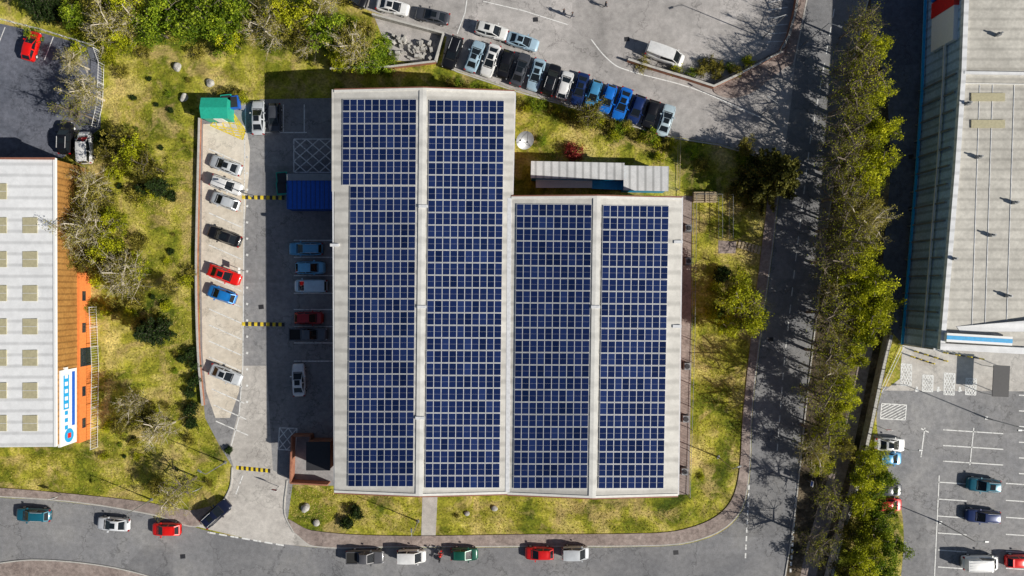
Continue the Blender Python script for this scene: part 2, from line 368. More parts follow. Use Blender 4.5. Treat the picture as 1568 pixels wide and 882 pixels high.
# ------------------------------------------------------------ main building
ZE,ZR=8.2,9.4
bld=empty('industrial_building')
def gable(name,xl0,xr0,y0,xl1,xr1,y1,xm0,xm1):
    eL0,eL1=W(xl0,y0,ZE),W(xl1,y1,ZE); eR0,eR1=W(xr0,y0+2,ZE),W(xr1,y1+2,ZE)
    r0,r1=W(xm0,y0-2,ZR),W(xm1,y1+3,ZR)
    r0.y=(eL0.y+eR0.y)/2; r1.y=(eL1.y+eR1.y)/2
    q=MB(); d=Vector((0,0,-0.35))
    q.face([eL0,eL1,r1,r0],0); q.face([r0,r1,eR1,eR0],0)
    q.face([eL0,r0,eR0,eR0+d,eL0+d],1); q.face([eL1,r1,eR1,eR1+d,eL1+d],1)
    q.face([eL0,eL1,eL1+d,eL0+d],1); q.face([eR0,eR1,eR1+d,eR0+d],1)
    q.face([eL0+d,eL1+d,eR1+d,eR0+d],1)
    q.obj(name,[M['roofgrey'],M['fascia']],bld)
    c=MB(); u=Vector((0,0,0.10)); 
    wv=Vector((0.45,0,-0.02))
    c.face([r0-wv*1+u-Vector((0,0,0.07)),r1-wv+u-Vector((0,0,0.07)),r1+u,r0+u],0); c.face([r0+u,r1+u,r1+wv+u,r0+wv+u],0)
    for e0,e1 in ((eL0,r0),(r0,eR0),(eL1,r1),(r1,eR1)):
        top=e0 in (eL0,r0) and e1 in (r0,eR0)
        up=Vector((0,0,0.10)); dy=Vector((0,-0.28 if top else 0.28,0))
        c.face([e0+up,e1+up,e1+up+dy,e0+up+dy],0); c.face([e0+up+dy,e1+up+dy,e1+dy,e0+dy],0); c.face([e0+up,e1+up,e1-up,e0-up],1)
        o=Vector((0,0.16 if top else -0.16,-0.02)); c.face([e0+up,e1+up,e1+up+o,e0+up+o],1); c.face([e0+up+o,e1+up+o,e1+o-up*3,e0+o-up*3],1)
    c.obj('roof_trim',[M['cap'],M['fascia']],bld)
gable('west_roof',512,788,138,512,777,754,648,642)
gable('east_roof',783,1044,301,777,1038,757,914,907)
q=MB(); a=W(508,137,ZE);c=W(516,293,ZE)
q.box(((a.x+c.x)/2,(a.y+c.y)/2),abs(c.x-a.x),abs(a.y-c.y),ZE-0.35,ZE-0.01,0,0); q.obj('eaves_extension',[M['roofgrey']],bld)
q=MB()
va,vb=W(780,303,ZE+0.03),W(777,756,ZE+0.03); q.strip([va,vb],0.5,ZE+0.02,0.06,0)
for (p0,p1) in ((W(509,138,ZE),W(512,754,ZE)),(W(1045,302,ZE),W(1039,758,ZE)),(W(789,141,ZE),W(785,300,ZE))):
    q.strip([p0,p1],0.18,ZE-0.2,0.14,0)
q.obj('gutter',[M['alu']],bld)
q=MB()
for (x,y) in ((648,316),(646,470),(643,640),(912,470),(1040,370),(1038,500),(511,375)):
    c=W(x,y,ZE+.6 if x in(511,1040,1038) else ZR+.1); q.box(c,1.1,0.35,c.z-.1 if x not in(511,1040,1038) else ZE,c.z+0.12 if x not in(511,1040,1038) else ZE+.25,0,0)
q.obj('roof_fittings',[M['alu']],bld)
def walls(parent,pts,z0,z1,mat,name='walls',win=None,winrange=(2.8,4.2),step=5.0):
    q=MB(); n=len(pts); wdw=MB()
    for i in range(n):
        p,r=pts[i],pts[(i+1)%n]; p=Vector((p[0],p[1],0)); r=Vector((r[0],r[1],0))
        q.face([(p.x,p.y,z0),(r.x,r.y,z0),(r.x,r.y,z1),(p.x,p.y,z1)],0)
        L=(r-p).length; d=(r-p).normalized()
        if win is not None and i in win:
            k=int(L/step)
            for j in range(k):
                c=p+d*((j+0.5)*L/k); ang=math.atan2(d.y,d.x)
                wdw.box(c,1.9,0.10,winrange[0]-0.06,winrange[1]+0.06,ang,0)
                wdw.box(c,1.7,0.14,winrange[0],winrange[1],ang,1)
                wdw.box(c,0.06,0.16,winrange[0],winrange[1],ang,0)
    q.obj(name,[mat],parent)
    if wdw.v: wdw.obj('windows',[M['signwhite'],M['glassdark']],parent)
def wxy(px,py,z): v=W(px,py,z); return (v.x,v.y)
def inset(p,dx,dy): return (p[0]+dx,p[1]+dy)
wl=[inset(wxy(513,138,ZE),.25,-.25),inset(wxy(788,140,ZE),-.25,-.25),inset(wxy(783,303,ZE),-.25,-.25),inset(wxy(1043,303,ZE),-.25,-.25),inset(wxy(1038,757,ZE),-.25,.3),inset(wxy(513,753,ZE),.25,.3)]
walls(bld,wl,0,ZE-0.3,M['brick'],'walls',win=(0,3,4,5))
q=MB(); xw=wl[5][0]
for py in (350,470,600): 
    c=G(0,py); q.box((xw+0.0,c.y*0.93),0.12,2.6,0,3.0,0,0); q.box((xw+0.0,c.y*0.93),0.16,2.3,0,2.8,0,1)
q.obj('loading_doors',[M['alu'],M['steel']],bld)
def array(c,zs,cols,rows):
    (x0,y0),(x1,y1),(x2,y2),(x3,y3)=c
    P=[W(x0,y0,zs[0]),W(x1,y1,zs[1]),W(x2,y2,zs[1]),W(x3,y3,zs[0])]
    up=Vector((0,0,0.13)); q=MB()
    def pt(u,v): return P[0].lerp(P[1],u).lerp(P[3].lerp(P[2],u),v)+up
    wu=(P[1]-P[0]).length/cols; wv=(P[3]-P[0]).length/rows
    gu,gv=0.010/wu,0.028/wv
    for r in range(rows):
        for k in range(cols):
            u0,u1=(k+gu)/cols,(k+1-gu)/cols; v0,v1=(r+gv)/rows,(r+1-gv)/rows
            o=[pt(u0,v0),pt(u1,v0),pt(u1,v1),pt(u0,v1)]
            fu,fv=0.030/wu/cols,0.045/wv/rows
            i=[pt(u0+fu,v0+fv),pt(u1-fu,v0+fv),pt(u1-fu,v1-fv),pt(u0+fu,v1-fv)]
            t=min(1,max(0,random.gauss(0.45,0.24)))
            vm=(v0+v1)/2; hw=0.005/wv/rows
            m0=[pt(u0+fu,vm-hw),pt(u1-fu,vm-hw),pt(u1-fu,vm+hw),pt(u0+fu,vm+hw)]
            q.face([i[0],i[1],m0[1],m0[0]],0,t); q.face([m0[3],m0[2],i[2],i[3]],0,t); q.face(m0,1)
            for a,b in ((0,1),(1,2),(2,3),(3,0)): q.face([o[a],o[b],i[b],i[a]],1)
            dn=Vector((0,0,-0.05))
            for a,b in ((0,1),(1,2),(2,3),(3,0)): q.face([o[a],o[b],o[b]+dn,o[a]+dn],1)
    for r in range(rows):
        for f in (0.25,0.75):
            a=pt(0.002,(r+f)/rows)-Vector((0,0,0.08)); b=pt(0.998,(r+f)/rows)-Vector((0,0,0.08)); q.tube(a,b,0.02,0.02,4,1)
    q.obj('solar_panel_array',[M['solar'],M['alu']],tone=True)
dz=ZR-ZE
def zl(x,xe,xm): return ZE+dz*(x-xe)/(xm-xe)
def zr(x,xm,xe): return ZE+dz*(xe-x)/(xe-xm)
array([(525,152),(638,152),(637,284),(524.5,284)],(zl(525,512,648),zl(638,512,648)),10,7)
array([(536,285),(637,285),(633,745),(533,745)],(zl(535,512,645),zl(635,512,645)),9,24)
array([(657,153),(772,154),(765,747),(651,747)],(zr(655,645,784),zr(768,645,784)),10,31)
array([(791,312),(906,313),(899,748),(786,748)],(zl(789,780,910),zl(902,780,910)),10,23)
array([(923,314),(1024,315),(1016,748),(916,748)],(zr(920,911,1041),zr(1020,911,1041)),9,23)
ann=empty('storage_shed')
q=MB()
for (x0,x1,y0,y1,z) in ((813,956,248,274,3.4),(955,1024,254,292,3.0)):
    a,b=W(x0,y0,z),W(x1,y1,z); 
    q.box(((a.x+b.x)/2,(a.y+b.y)/2),b.x-a.x,a.y-b.y,z-0.15,z,-0.02,0)
    q.box(((a.x+b.x)/2,(a.y+b.y)/2),b.x-a.x-0.3,a.y-b.y-0.3,0,z-0.15,-0.02,1)
q.obj('shed_body',[surf('shed_sheet',((0.3,(0.54,0.55,0.56)),(0.7,(0.74,0.75,0.76))),0.5,((6,0.9,1.05),),wave=('X',0.3,0.4),rough=0.6,bump=0.05),M['cyan']],ann)
q=MB(); a=G(820,283);b=G(905,283); q.strip([a,b],1.2,1.2,0.08,0); q.strip([G(905,284),G(955,286)],1.2,1.0,0.06,1); q.obj('lean_to_roof',[M['signwhite'],M['cyan']],ann)
dish=MB(); c=W(803,214,2.2); R=1.25
axis=Vector((0.35,-0.5,0.9)).normalized(); ax=axis.orthogonal().normalized(); ay=axis.cross(ax); rows=[]
for i in range(7):
    r=R*i/6+0.01; rows.append([c+axis*(0.28*(r/R)**2)+(ax*math.cos(t)+ay*math.sin(t))*r for t in [2*math.pi*j/20 for j in range(20)]])
dish.grid(rows,0,True); dish.tube((c.x,c.y,0),c,0.1,0.08,8,1); 
for t in (0.5,2.6,4.7): dish.tube(c+axis*0.28+(ax*math.cos(t)+ay*math.sin(t))*R,c+axis*1.1,0.03,0.03,5,1)
dish.box(c+axis*1.1,0.2,0.2,c.z+axis.z*1.1-.1,c.z+axis.z*1.1+.1,0,1); dish.obj('satellite_dish',[M['steel'],M['dark']],smooth=True)
por=empty('entrance_porch'); q=MB()
for pts in (((452,664),(480,664)),((452,664),(450,735)),((480,664),(480,705)),((450,735),(506,738))): q.strip(wp(pts),0.2,0,1.6,0)
a=G(497,690); q.box(a,3.0,3.6,0,3.0,0,1); q.box(a,3.2,3.8,3.0,3.15,0,2); q.obj('porch_walls',[M['brick'],M['brick'],M['dark']],por)
for x,y in ((1052,350),(1052,400),(1050,560),(1048,640),(1046,720)): 
    c=G(x,y); q=MB(); q.box(c,0.8,0.9,0.06,0.9,0,0); q.tube((c.x,c.y,0.9),(c.x,c.y,0.96),0.34,0.34,14,1,cap=True); q.box(c,1.0,1.1,0,0.06,0,1); q.obj('air_conditioning_unit',[M['steel'],M['dark']])
# ------------------------------------------------------------ left building
lb=empty('warehouse'); z=7.0
tr=W(85,242,z);br=W(86,684,z); xl=W(-260,242,z).x; q=MB()
zr_=8.2
q.face([(xl,tr.y,zr_),(xl,br.y,zr_),(br.x,br.y,z),(tr.x,tr.y,z)],0)
q.face([(br.x,br.y,z),(tr.x,tr.y,z),(tr.x,tr.y,z-.3),(br.x,br.y,z-.3)],1); q.face([(tr.x,tr.y,z),(xl,tr.y,zr_),(xl,tr.y,zr_-.4),(tr.x,tr.y,z-.3)],1); q.face([(br.x,br.y,z),(xl,br.y,zr_),(xl,br.y,zr_-.4),(br.x,br.y,z-.3)],1)
q.obj('roof',[M['roofwhite'],M['signwhite']],lb)
q=MB(); q.strip([Vector((tr.x-.12,tr.y,0)),Vector((br.x-.12,br.y,0))],0.3,z-0.02,0.12,0)
q.strip([Vector((tr.x,tr.y-.1,0)),Vector((tr.x-16,tr.y-.1,0))],0.25,z+0.02,0.3,1); q.obj('roof_edge_trim',[M['signwhite'],M['fascia']],lb)
walls(lb,[(xl,tr.y-.15),(tr.x-.15,tr.y-.15),(br.x-.15,br.y+.15),(xl,br.y+.15)],0,z-0.02,M['goldclad'],'walls')
xw=(tr.x+br.x)/2-0.10
q=MB(); y0,y1=G(0,418).y,G(0,672).y; q.box((xw,(y0+y1)/2),0.5,y0-y1,0,2.5,0,0)
q.box((xw+.1,(y0+y1)/2),0.34,2.5,0.0,2.3,0,1)
for i in range(5): q.box((xw+.12,y1+2.5+i*4.3),0.36,1.3,1.2,1.9,0,1)
q.obj('shopfront_band',[M['orange'],M['glassdark']],lb)
q=MB(); y0,y1=W(0,565,4.3).y,W(0,680,4.3).y; q.box((xw,(y0+y1)/2),0.3,y0-y1,2.9,6.2,0,0)
q.box((xw,(y0+y1)/2+1),0.34,(y0-y1)*0.72,3.3,3.9,0,1); q.box((xw,(y0+y1)/2+2),0.34,(y0-y1)*0.45,4.5,5.6,0,2)
for i in range(9): q.box((xw+.02,(y0+y1)/2-2.6+i*0.95),0.34,0.5,4.75,5.35,0,0 if i>2 else 2)
q.tube((xw+.14,y1+1.2,4.5),(xw+.2,y1+1.2,4.5),0.9,0.9,20,2,cap=True); q.tube((xw+.14,y1+1.2,4.5),(xw+.23,y1+1.2,4.5),0.45,0.45,4,3,cap=True)
q.obj('shop_sign',[M['signwhite'],M['blue'],M['cyan'],M['red']],lb)
q=MB()
for x in (46,-1,-50,-100):
    for y in (293,345,397,449,500,548,598,648):
        if x==46 and y==293: continue
        zz=z+0.02+1.2*(85-x)/345; c=W(x,y,zz)
        q.box(c,1.85,2.0,zz-0.05,zz+0.06,0,0)
        q.box(c,1.85,0.05,zz+.05,zz+0.09,0,1)
q.obj('rooflights',[M['tarp'],M['alu']],lb)
# ------------------------------------------------------------ right building
rb=empty('retail_warehouse'); z=8.5
pts=[(1484,-260),(1470,110),(1460,260),(1437,535),(1900,560),(1900,-260)]
P=[W(a,b,z) for a,b in pts]
q=MB(); q.face([(p.x,p.y,z) for p in P],0)
q.obj('roof',[M['roofbeige']],rb)
walls(rb,[(p.x+(0.1 if i<4 else 0),p.y) for i,p in enumerate(P)],0,z-0.01,M['blueclad'],'walls')
q=MB()
q.strip([Vector((p.x+.3,p.y,0)) for p in P[:4]],0.6,z-0.25,0.55,0)
q.strip([Vector((P[3].x,P[3].y+0.4,0)),Vector((P[4].x,P[4].y+0.4,0))],0.8,z-0.3,0.7,0)
q.strip([Vector((p.x-.30,p.y,0)) for p in P[:4]],0.3,1.0,0.2,2)
q.strip([Vector((p.x-.30,p.y,0)) for p in P[:4]],0.25,5.6,0.2,1)
q.strip([W(1474,112,z),W(1700,116,z)],0.35,z,0.35,0)
q.strip([W(1470,128,z),W(1700,132,z)],0.12,z,0.2,1)
q.obj('parapet',[M['roofwhite'],M['cap'],M['cyan']],rb)
q=MB()
for y0 in (149,190,-20): 
    for x0 in (1512,1600): a=W(x0,y0,z); q.box(a,4.2,1.0,z,z+0.15,0,1)
for x,y in ((1483,158),(1545,453),(1555,310),(1462,396),(1530,52),(1500,240),(1520,360)):
    c=W(x,y,z+.5); q.box(c,0.4,0.4,z,z+0.7,0,2); q.tube((c.x,c.y,z+.7),(c.x,c.y,z+1.1),.12,.12,8,2,cap=True)
for x in (1500,1520,1553): 
    q.strip([W(x,130,z),W(x-12,500,z)],0.07,z,0.05,0)
q.face([W(1465,500,z+.05),W(1700,480,z+1.2),W(1700,508,z+0.05),W(1470,508,z+.05)],0)
q.obj('rooflights',[M['roofwhite'],M['tarp'],M['steel']],rb)
q=MB(); a=W(1445,516,z+.3);b=W(1545,522,z+.3); q.strip([a,b],1.1,z+.4,0.5,0); q.strip([a,b],0.5,z+.9,0.03,1)
q.obj('fascia_sign',[M['signwhite'],M['cyan']],rb)
q=MB()
for k in range(16):
    t=k/15; p=Vector((P[1].x-.1,0,0)).lerp(Vector((P[3].x-.1,0,0)),t); yy=P[1].y+(P[3].y-P[1].y)*t
    q.box((p.x-0.02,yy),0.25,0.2,0,7.9,-0.07,0)
c=W(1448,46,5); q.box(c,1.3,4.4,3,7.6,-0.03,1); q.box((c.x+.1,c.y+3.2),1.5,2.0,3,7.7,-0.03,2); q.box((c.x+.1,c.y+5.2),1.5,1.6,3,7.7,-0.03,3)
q.obj('wall_panels',[M['steel'],M['signwhite'],M['red'],M['blue']],rb)
q=MB(); c=G(1514,580); q.box(c,2.2,4.2,2.3,2.4,-0.05,0)
for dx in (-1,1):
    for dy in (-1.9,1.9): q.tube((c.x+dx,c.y+dy,0),(c.x+dx,c.y+dy,2.3),0.05,0.05,6,1)
q.obj('trolley_shelter',[M['dark'],M['steel']])
# ------------------------------------------------------------ site objects
q=MB(); c=W(327,165,2.6); q.box(c,3.4,2.6,0,2.4,0,0); 
q.face([(c.x-1.8,c.y-1.4,2.4),(c.x+1.8,c.y-1.4,2.4),(c.x+1.8,c.y,2.8),(c.x-1.8,c.y,2.8)],0); q.face([(c.x-1.8,c.y+1.4,2.4),(c.x+1.8,c.y+1.4,2.4),(c.x+1.8,c.y,2.8),(c.x-1.8,c.y,2.8)],0)
q.box((c.x+.3,c.y-1.32),1.2,0.08,0.1,2.0,0,1); q.obj('green_shed',[M['green'],M['signwhite']])
def skip(px,py,col):
    q=MB(); c=G(px,py); q.box(c,1.3,1.5,0.1,1.2,0.1,0,1.15); q.box(c,1.2,1.4,1.2,1.26,0.1,1)
    for dx in (-.5,.5): q.tube((c.x+dx,c.y-.8,.1),(c.x+dx,c.y-.7,.1),0.1,0.1,8,1)
    q.obj('wheelie_bin',[M[col],M['dark']])
skip(352,158,'green'); skip(362,160,'blue'); skip(436,290,'green'); skip(436,275,'green')
q=MB(); c=W(474,293,2.7)
q.box(c,6.1,4.7,0.12,2.7,0,0)
for i in range(20): q.box((c.x-2.9+i*0.305,c.y),0.12,4.6,2.7,2.75,0,0 if i%2 else 1)
for i in range(20): q.box((c.x-2.9+i*0.305,c.y-2.37),0.12,0.05,0.2,2.6,0,1)
q.box((c.x,c.y+1.9),6.0,0.9,2.7,2.85,0,2)
q.obj('shipping_container',[M['blue'],plain('blue_shade',(0.02,0.08,0.3),0.5),M['steel']])
def wall(name,pts,h,w,mat,cap=True,smooth=True):
    q=MB(); P=wp(sm(pts,4) if smooth else pts); q.strip(P,w,0,h,0)
    if cap: q.strip(P,w+0.06,h+0.002,0.05,1)
    q.obj(name,[mat,M['kerb']])
wall('boundary_wall',[(308,182),(305,300),(303,420),(306,540),(313,620)],0.55,0.22,M['brick'])
wall('boundary_wall',[(960,94),(1000,107),(1050,122),(1090,135),(1128,117),(1190,84),(1204,58),(1214,20),(1224,-40)],1.0,0.25,M['brick'],smooth=False)
wall('boundary_wall',[(572,26),(625,40),(680,55),(668,97)],1.1,0.25,M['stone'],smooth=False)
wall('retaining_wall',[(1356,512),(1342,570),(1325,650),(1306,735),(1280,820),(1262,890),(1240,980)],1.5,0.35,M['stone'])
wall('boundary_wall',[(508,108),(600,105),(668,97)],0.9,0.2,M['brick'],smooth=False)
def fence(name,pts,h=1.8,post=2.5,mat='steel',bar=0.35,z0=0.0):
    q=MB(); P=wp(pts)
    for a,b in zip(P[:-1],P[1:]):
        L=(b-a).length; n=max(1,int(L/post))
        for i in range(n+1):
            p=a.lerp(b,i/n); q.tube(p+Vector((0,0,z0)),p+Vector((0,0,z0+h)),0.05,0.05,5,0)
        for zz in (0.15,h-0.1): q.tube(a+Vector((0,0,z0+zz)),b+Vector((0,0,z0+zz)),0.03,0.03,4,0)
        n=int(L/bar)
        for i in range(n): 
            p=a.lerp(b,i/n); q.tube(p+Vector((0,0,z0)),p+Vector((0,0,z0+h)),0.014,0.014,3,0)
    q.obj(name,[M[mat]])
fence('railing_fence',[(1352,505),(1322,650),(1302,735),(1258,890)],1.1,2.5,'dark',0.4,1.5)
fence('palisade_fence',[(148,470),(152,560),(150,684)],1.8,2.5,'alu')
fence('palisade_fence',[(152,78),(160,100),(158,160),(150,196)],1.5,2.0,'signwhite')
fence('palisade_fence',[(1062,300),(1059,520),(1052,757)],1.8,3,'steel')
fence('palisade_fence',[(1062,300),(1100,300),(1100,366)],2.0,2,'steel',0.3)
fence('palisade_fence',[(1116,300),(1116,366)],2.0,2,'steel',0.3)
fence('palisade_fence',[(1002,104),(1090,132),(1192,82),(1214,18),(1222,-30)],1.6,2.5,'dark',0.3,0.9)
fence('palisade_fence',[(1038,213),(1036,292)],1.8,2.5,'timber',0.25)
fence('guard_rail',[(0,30),(70,48),(148,72)],0.9,2,'alu',1.0)
fence('guard_rail',[(1379,530),(1350,592),(1345,600)],0.9,2,'alu',0.8)
q=MB(); c=G(1078,303)
for j in range(5):
    for i in range(6): q.box((c.x,c.y-0.6+i*0.25),3.2,0.12,j*0.2,j*0.2+0.05,0,0)
    q.box(c,0.1,1.4,j*0.2+.055,j*0.2+.18,0,0)
q.obj('timber_stack',[M['timber']])
q=MB(); r=random.Random(3)
for i in range(50):
    x=r.uniform(598,668); y=r.uniform(48,92)
    if y<40+(x-575)*0.25+6: y+=14
    c=G(x,min(y,94)); q.box(c,r.uniform(.3,.8),r.uniform(.2,.5),0,r.uniform(.2,.9),r.uniform(0,3),0,0.85)
q.obj('stone_block_stack',[M['stone']])
sheet('stone_yard',[(574,28),(680,56),(668,97),(600,92)],0.01,M['apron'])
def boulder(px,py,s):
    bm=bmesh.new(); bmesh.ops.create_icosphere(bm,subdivisions=3,radius=s)
    for v in bm.verts:
        v.co*=1+0.35*noise.noise(v.co*1.6+Vector((px,py,0))); v.co.z*=0.7
    me=bpy.data.meshes.new('boulder'); bm.to_mesh(me); bm.free(); me.materials.append(M['stone']); link('boulder',me,loc=G(px,py,s*0.3))
for b in ((272,103,.6),(283,150,.55),(323,127,.55),(468,777,.6),(485,800,.45),(414,72,.5),(757,778,.4),(715,786,.35)): boulder(*b)
def lamp(px,py,h=8,ang=0,arm=1.2):
    q=MB(); q.tube((0,0,0),(0,0,1.2),0.11,0.1,8,0); q.tube((0,0,1.2),(0,0,h),0.075,0.045,8,0)
    q.tube((0,0,h),(arm,0,h+0.15),0.04,0.035,6,0); q.box((arm+.2,0),0.6,0.24,h+0.08,h+0.2,0,0,0.8); q.box((0,0),0.4,0.4,0,0.06,0,0)
    link('street_lamp',q.mesh('street_lamp',[M['steel'],M['signwhite']]),loc=G(px,py),rz=math.radians(ang))
for a in ((1168,58,8,200),(1228,70,8,-20),(345,708,6,150,.7),(1340,668,8,0),(1510,640,8,180),(640,798,6,90,.7),(1165,176,6,150),(1100,700,6,20,.7),(232,765,6,-80,.7),(1440,800,7,0),(385,300,5,0,.6)): lamp(*a)
def signpost(px,py,ang,col='blue'):
    q=MB(); q.tube((0,0,0),(0,0,2.2),0.04,0.04,6,0); q.box((0,0.05),0.8,0.05,1.5,2.2,0,1); q.box((0,0.085),0.6,0.01,1.6,2.1,0,2)
    link('traffic_sign',q.mesh('traffic_sign',[M['steel'],M['signwhite'],M[col]]),loc=G(px,py),rz=math.radians(ang))
signpost(310,745,20);signpost(427,745,-10,'red');signpost(1235,735,80);signpost(375,415,90);signpost(1350,655,0,'red');signpost(95,757,10,'blue')
# ------------------------------------------------------------ vehicles
PC={}
def paint(c):
    if c not in PC:
        m,nt,b=newmat('car_paint'); 
        tc=N(nt,'ShaderNodeTexCoord'); n=noise_node(nt,tc.outputs['Object'],1.5,4)
        rgb=N(nt,'ShaderNodeRGB'); rgb.outputs[0].default_value=(*c,1)
        nt.links.new(scale_col(nt,rgb.outputs[0],mrange(nt,n.outputs[0],0.3,0.7,0.9,1.08)),b.inputs['Base Color'])
        b.inputs['Roughness'].default_value=0.32; b.inputs['Metallic'].default_value=0.15; b.inputs['Coat Weight'].default_value=0.7; b.inputs['Coat Roughness'].default_value=0.06
        PC[c]=m
    return PC[c]
tyre=plain('tyre_rubber',(0.02,0.02,0.02),0.9); lite=plain('headlamp',(0.7,0.72,0.75),0.15); tail=plain('tail_lamp',(0.35,0.01,0.01),0.25)
cglass=plain('car_glass',(0.012,0.016,0.02),0.05,0,0.3)
def pane(q,c,ins=0.06,glass=True):
    c=[Vector(p) for p in c]; ce=sum(c,Vector())/4
    i=[]
    for p in c:
        d=ce-p; i.append(p+d*min(0.45,ins*1.6/d.length))
    for a in range(4):
        b=(a+1)%4; q.face([c[a],c[b],i[b],i[a]],0)
    q.face(i,1 if glass else 0)
def car_mesh(kind):
    T=dict(hatch=(4.0,1.74,1.46,0.62,-1.95,0.95,-1.35,0.15),saloon=(4.6,1.80,1.43,0.62,-1.75,0.95,-0.95,0.1),suv=(4.5,1.86,1.68,0.72,-2.15,1.0,-1.75,0.25),
           estate=(4.6,1.80,1.48,0.62,-2.2,0.95,-1.85,0.15),van=(5.0,1.95,2.05,0.85,-2.46,1.75,-2.38,1.05),minivan=(4.4,1.80,1.8,0.78,-2.15,1.35,-2.02,0.6),pickup=(5.1,1.85,1.75,0.85,-0.85,1.1,-0.6,0.4))
    L,Wd,Ht,zh,xr0,xf0,xr1,xf1=T[kind]; q=MB(); zb=0.22; belt={'suv':1.05,'van':1.15,'minivan':1.05,'pickup':1.05}.get(kind,0.93)
    rows=[]; n=22
    for i in range(n+1):
        t=-1+2*i/n; t=math.copysign(1-(1-abs(t))**1.35,t); x=t*L/2
        w=Wd/2*(1-0.12*abs(t)**4)*(1-0.20*max(0,(abs(t)-0.84)/0.16)**2)
        if x>xf0: zd=belt-(belt-zh-0.08)*((x-xf0)/(L/2-xf0))**1.6
        elif x<xr0: zd=belt-0.06*(xr0-x)/(L/2+xr0+0.01)
        else: zd=belt
        e=max(0,(abs(t)-0.9)/0.1); zd-=0.18*e*e; zlo=zb+0.12*e
        rows.append([Vector((x,y*w,z)) for y,z in ((0.90,zlo),(0.98,zlo+0.14),(1.0,(zlo+zd)/2),(0.97,zd-0.10),(0.90,zd-0.01),(0.6,zd+0.025),(0,zd+0.04),(-0.6,zd+0.025),(-0.90,zd-0.01),(-0.97,zd-0.10),(-1.0,(zlo+zd)/2),(-0.98,zlo+0.14),(-0.90,zlo))])
    q.grid(rows,0); q.face(rows[0],0); q.face(rows[-1],0)
    q.box((L/2-0.06,0),0.10,Wd*0.6,0.36,0.52,0,2); q.box((-L/2+0.05,0),0.10,Wd*0.7,0.3,0.42,0,2)
    wb=Wd/2*0.90; wr=Wd/2*(0.70 if kind not in('van','minivan') else 0.82); zr=Ht-0.05; zq=belt+0.0
    bf=[Vector((xf0+0.10,-wb*0.84,zq)),Vector((xf0+0.10,wb*0.84,zq))]; rf=[Vector((xf1,-wr*0.95,zr)),Vector((xf1,wr*0.95,zr))]
    br_=[Vector((xr0,-wb*0.84,zq)),Vector((xr0,wb*0.84,zq))]; rr=[Vector((xr1,-wr*0.94,zr-0.04)),Vector((xr1,wr*0.94,zr-0.04))]
    pane(q,[bf[0],bf[1],rf[1],rf[0]],0.05)
    pane(q,[br_[1],br_[0],rr[0],rr[1]],0.07,kind not in('van',))
    xm=(xf1+xr1)/2+0.1
    for s in (-1,1):
        k=0 if s<0 else 1
        bm_=Vector((xm,s*wb,zq)); rm=Vector((xm,s*wr,zr+0.0))
        pane(q,[bf[k],bm_,rm,rf[k]],0.05); pane(q,[bm_,br_[k],rr[k],rm],0.06,kind!='van')
    rw=[]
    for i in range(7):
        t=i/6; x=xr1+(xf1-xr1)*t; ww=wr*(0.94+0.06*math.sin(math.pi*t)); zz=zr-0.04*(1-t)+0.045*math.sin(math.pi*t)
        if i in(0,6): zz=zr-0.04 if i==0 else zr
        c=0.05 if 0<i<6 else 0.012
        rw.append([Vector((x,y*ww,zz+c*(1-y*y))) for y in (-1,-0.85,-0.4,0,0.4,0.85,1)])
        rw[-1][0].z=zr-0.04*(1-t); rw[-1][-1].z=zr-0.04*(1-t)
    q.grid(rw,0)
    q.box((xf0+0.16,0),0.10,wb*1.55,belt+0.03,belt+0.055,0,2)
    q.tube((xf0+.12,-.1,belt+.07),(xf0-.15,.45,belt+.22),0.012,0.012,4,2); q.tube((xf0+.12,-.6,belt+.07),(xf0-.15,-.1,belt+.22),0.012,0.012,4,2)
    for s in (-1,1):
        q.box((xf1+0.45 if kind!='van' else xf1+.35,s*(Wd/2+0.07)),0.16,0.2,belt+0.0,belt+0.14,0,0)
        q.box((L/2-0.24,s*(Wd/2-0.30)),0.30,0.34,zh-0.12,zh+0.015,-s*0.35,3)
        q.box((-L/2+0.10,s*(Wd/2-0.20)),0.16,0.24,belt-0.32,belt-0.08,s*0.2,4)
        for xw in (L*0.31,-L*0.29):
            q.tube((xw,s*(Wd/2-0.20),0.32),(xw,s*(Wd/2+0.012),0.32),0.32,0.32,18,2,cap=True)
            q.tube((xw,s*(Wd/2),0.32),(xw,s*(Wd/2+0.025),0.32),0.19,0.17,10,5,cap=True)
        if kind in('suv','estate'): q.tube((xf1-.25,s*wr*.9,zr+.09),(xr1+.2,s*wr*.9,zr+.07),0.025,0.025,6,5)
        q.box((xf0+(L/2-xf0)*0.45,s*Wd/2*0.77),(L/2-xf0)*0.75,0.02,belt-0.03,belt-0.028,0,2)
    q.box((-L/2+0.02,0),0.04,0.5,0.5,0.62,0,3)
    if kind=='saloon': q.box((xr0-.02,0),0.03,Wd*0.7,belt+0.03,belt+.04,0,2)
    if kind=='hatch': q.box((xr1-0.03,0),0.22,wr*1.7,zr-0.03,zr+0.0,0,0)
    if kind=='pickup':
        xc=(xr0-L/2)/2-0.02; bl=(L/2+xr0)-0.25
        q.box((xc,0),bl,Wd*0.74,belt+0.04,belt+0.06,0,2)
        for s in (-1,1): q.box((xc,s*Wd*0.42),bl+0.1,0.12,belt-0.1,belt+0.14,0,0)
        q.box((-L/2+0.1,0),0.1,Wd*0.84,belt-0.3,belt+0.14,0,0)
    if kind in('van',):
        for i in range(5): q.box((-0.65,-0.7+i*0.35),3.0,0.04,Ht-0.02,Ht+0.02,0,0)
    if kind in('saloon','suv'): q.box(((xf1+xr1)/2+.15,0),0.7,wr*1.15,zr+.075,zr+.095,0,1)
    return q.mesh('car_'+kind,[M['signwhite'],cglass,tyre,lite,tail,M['alu']],smooth=True)
CM={}
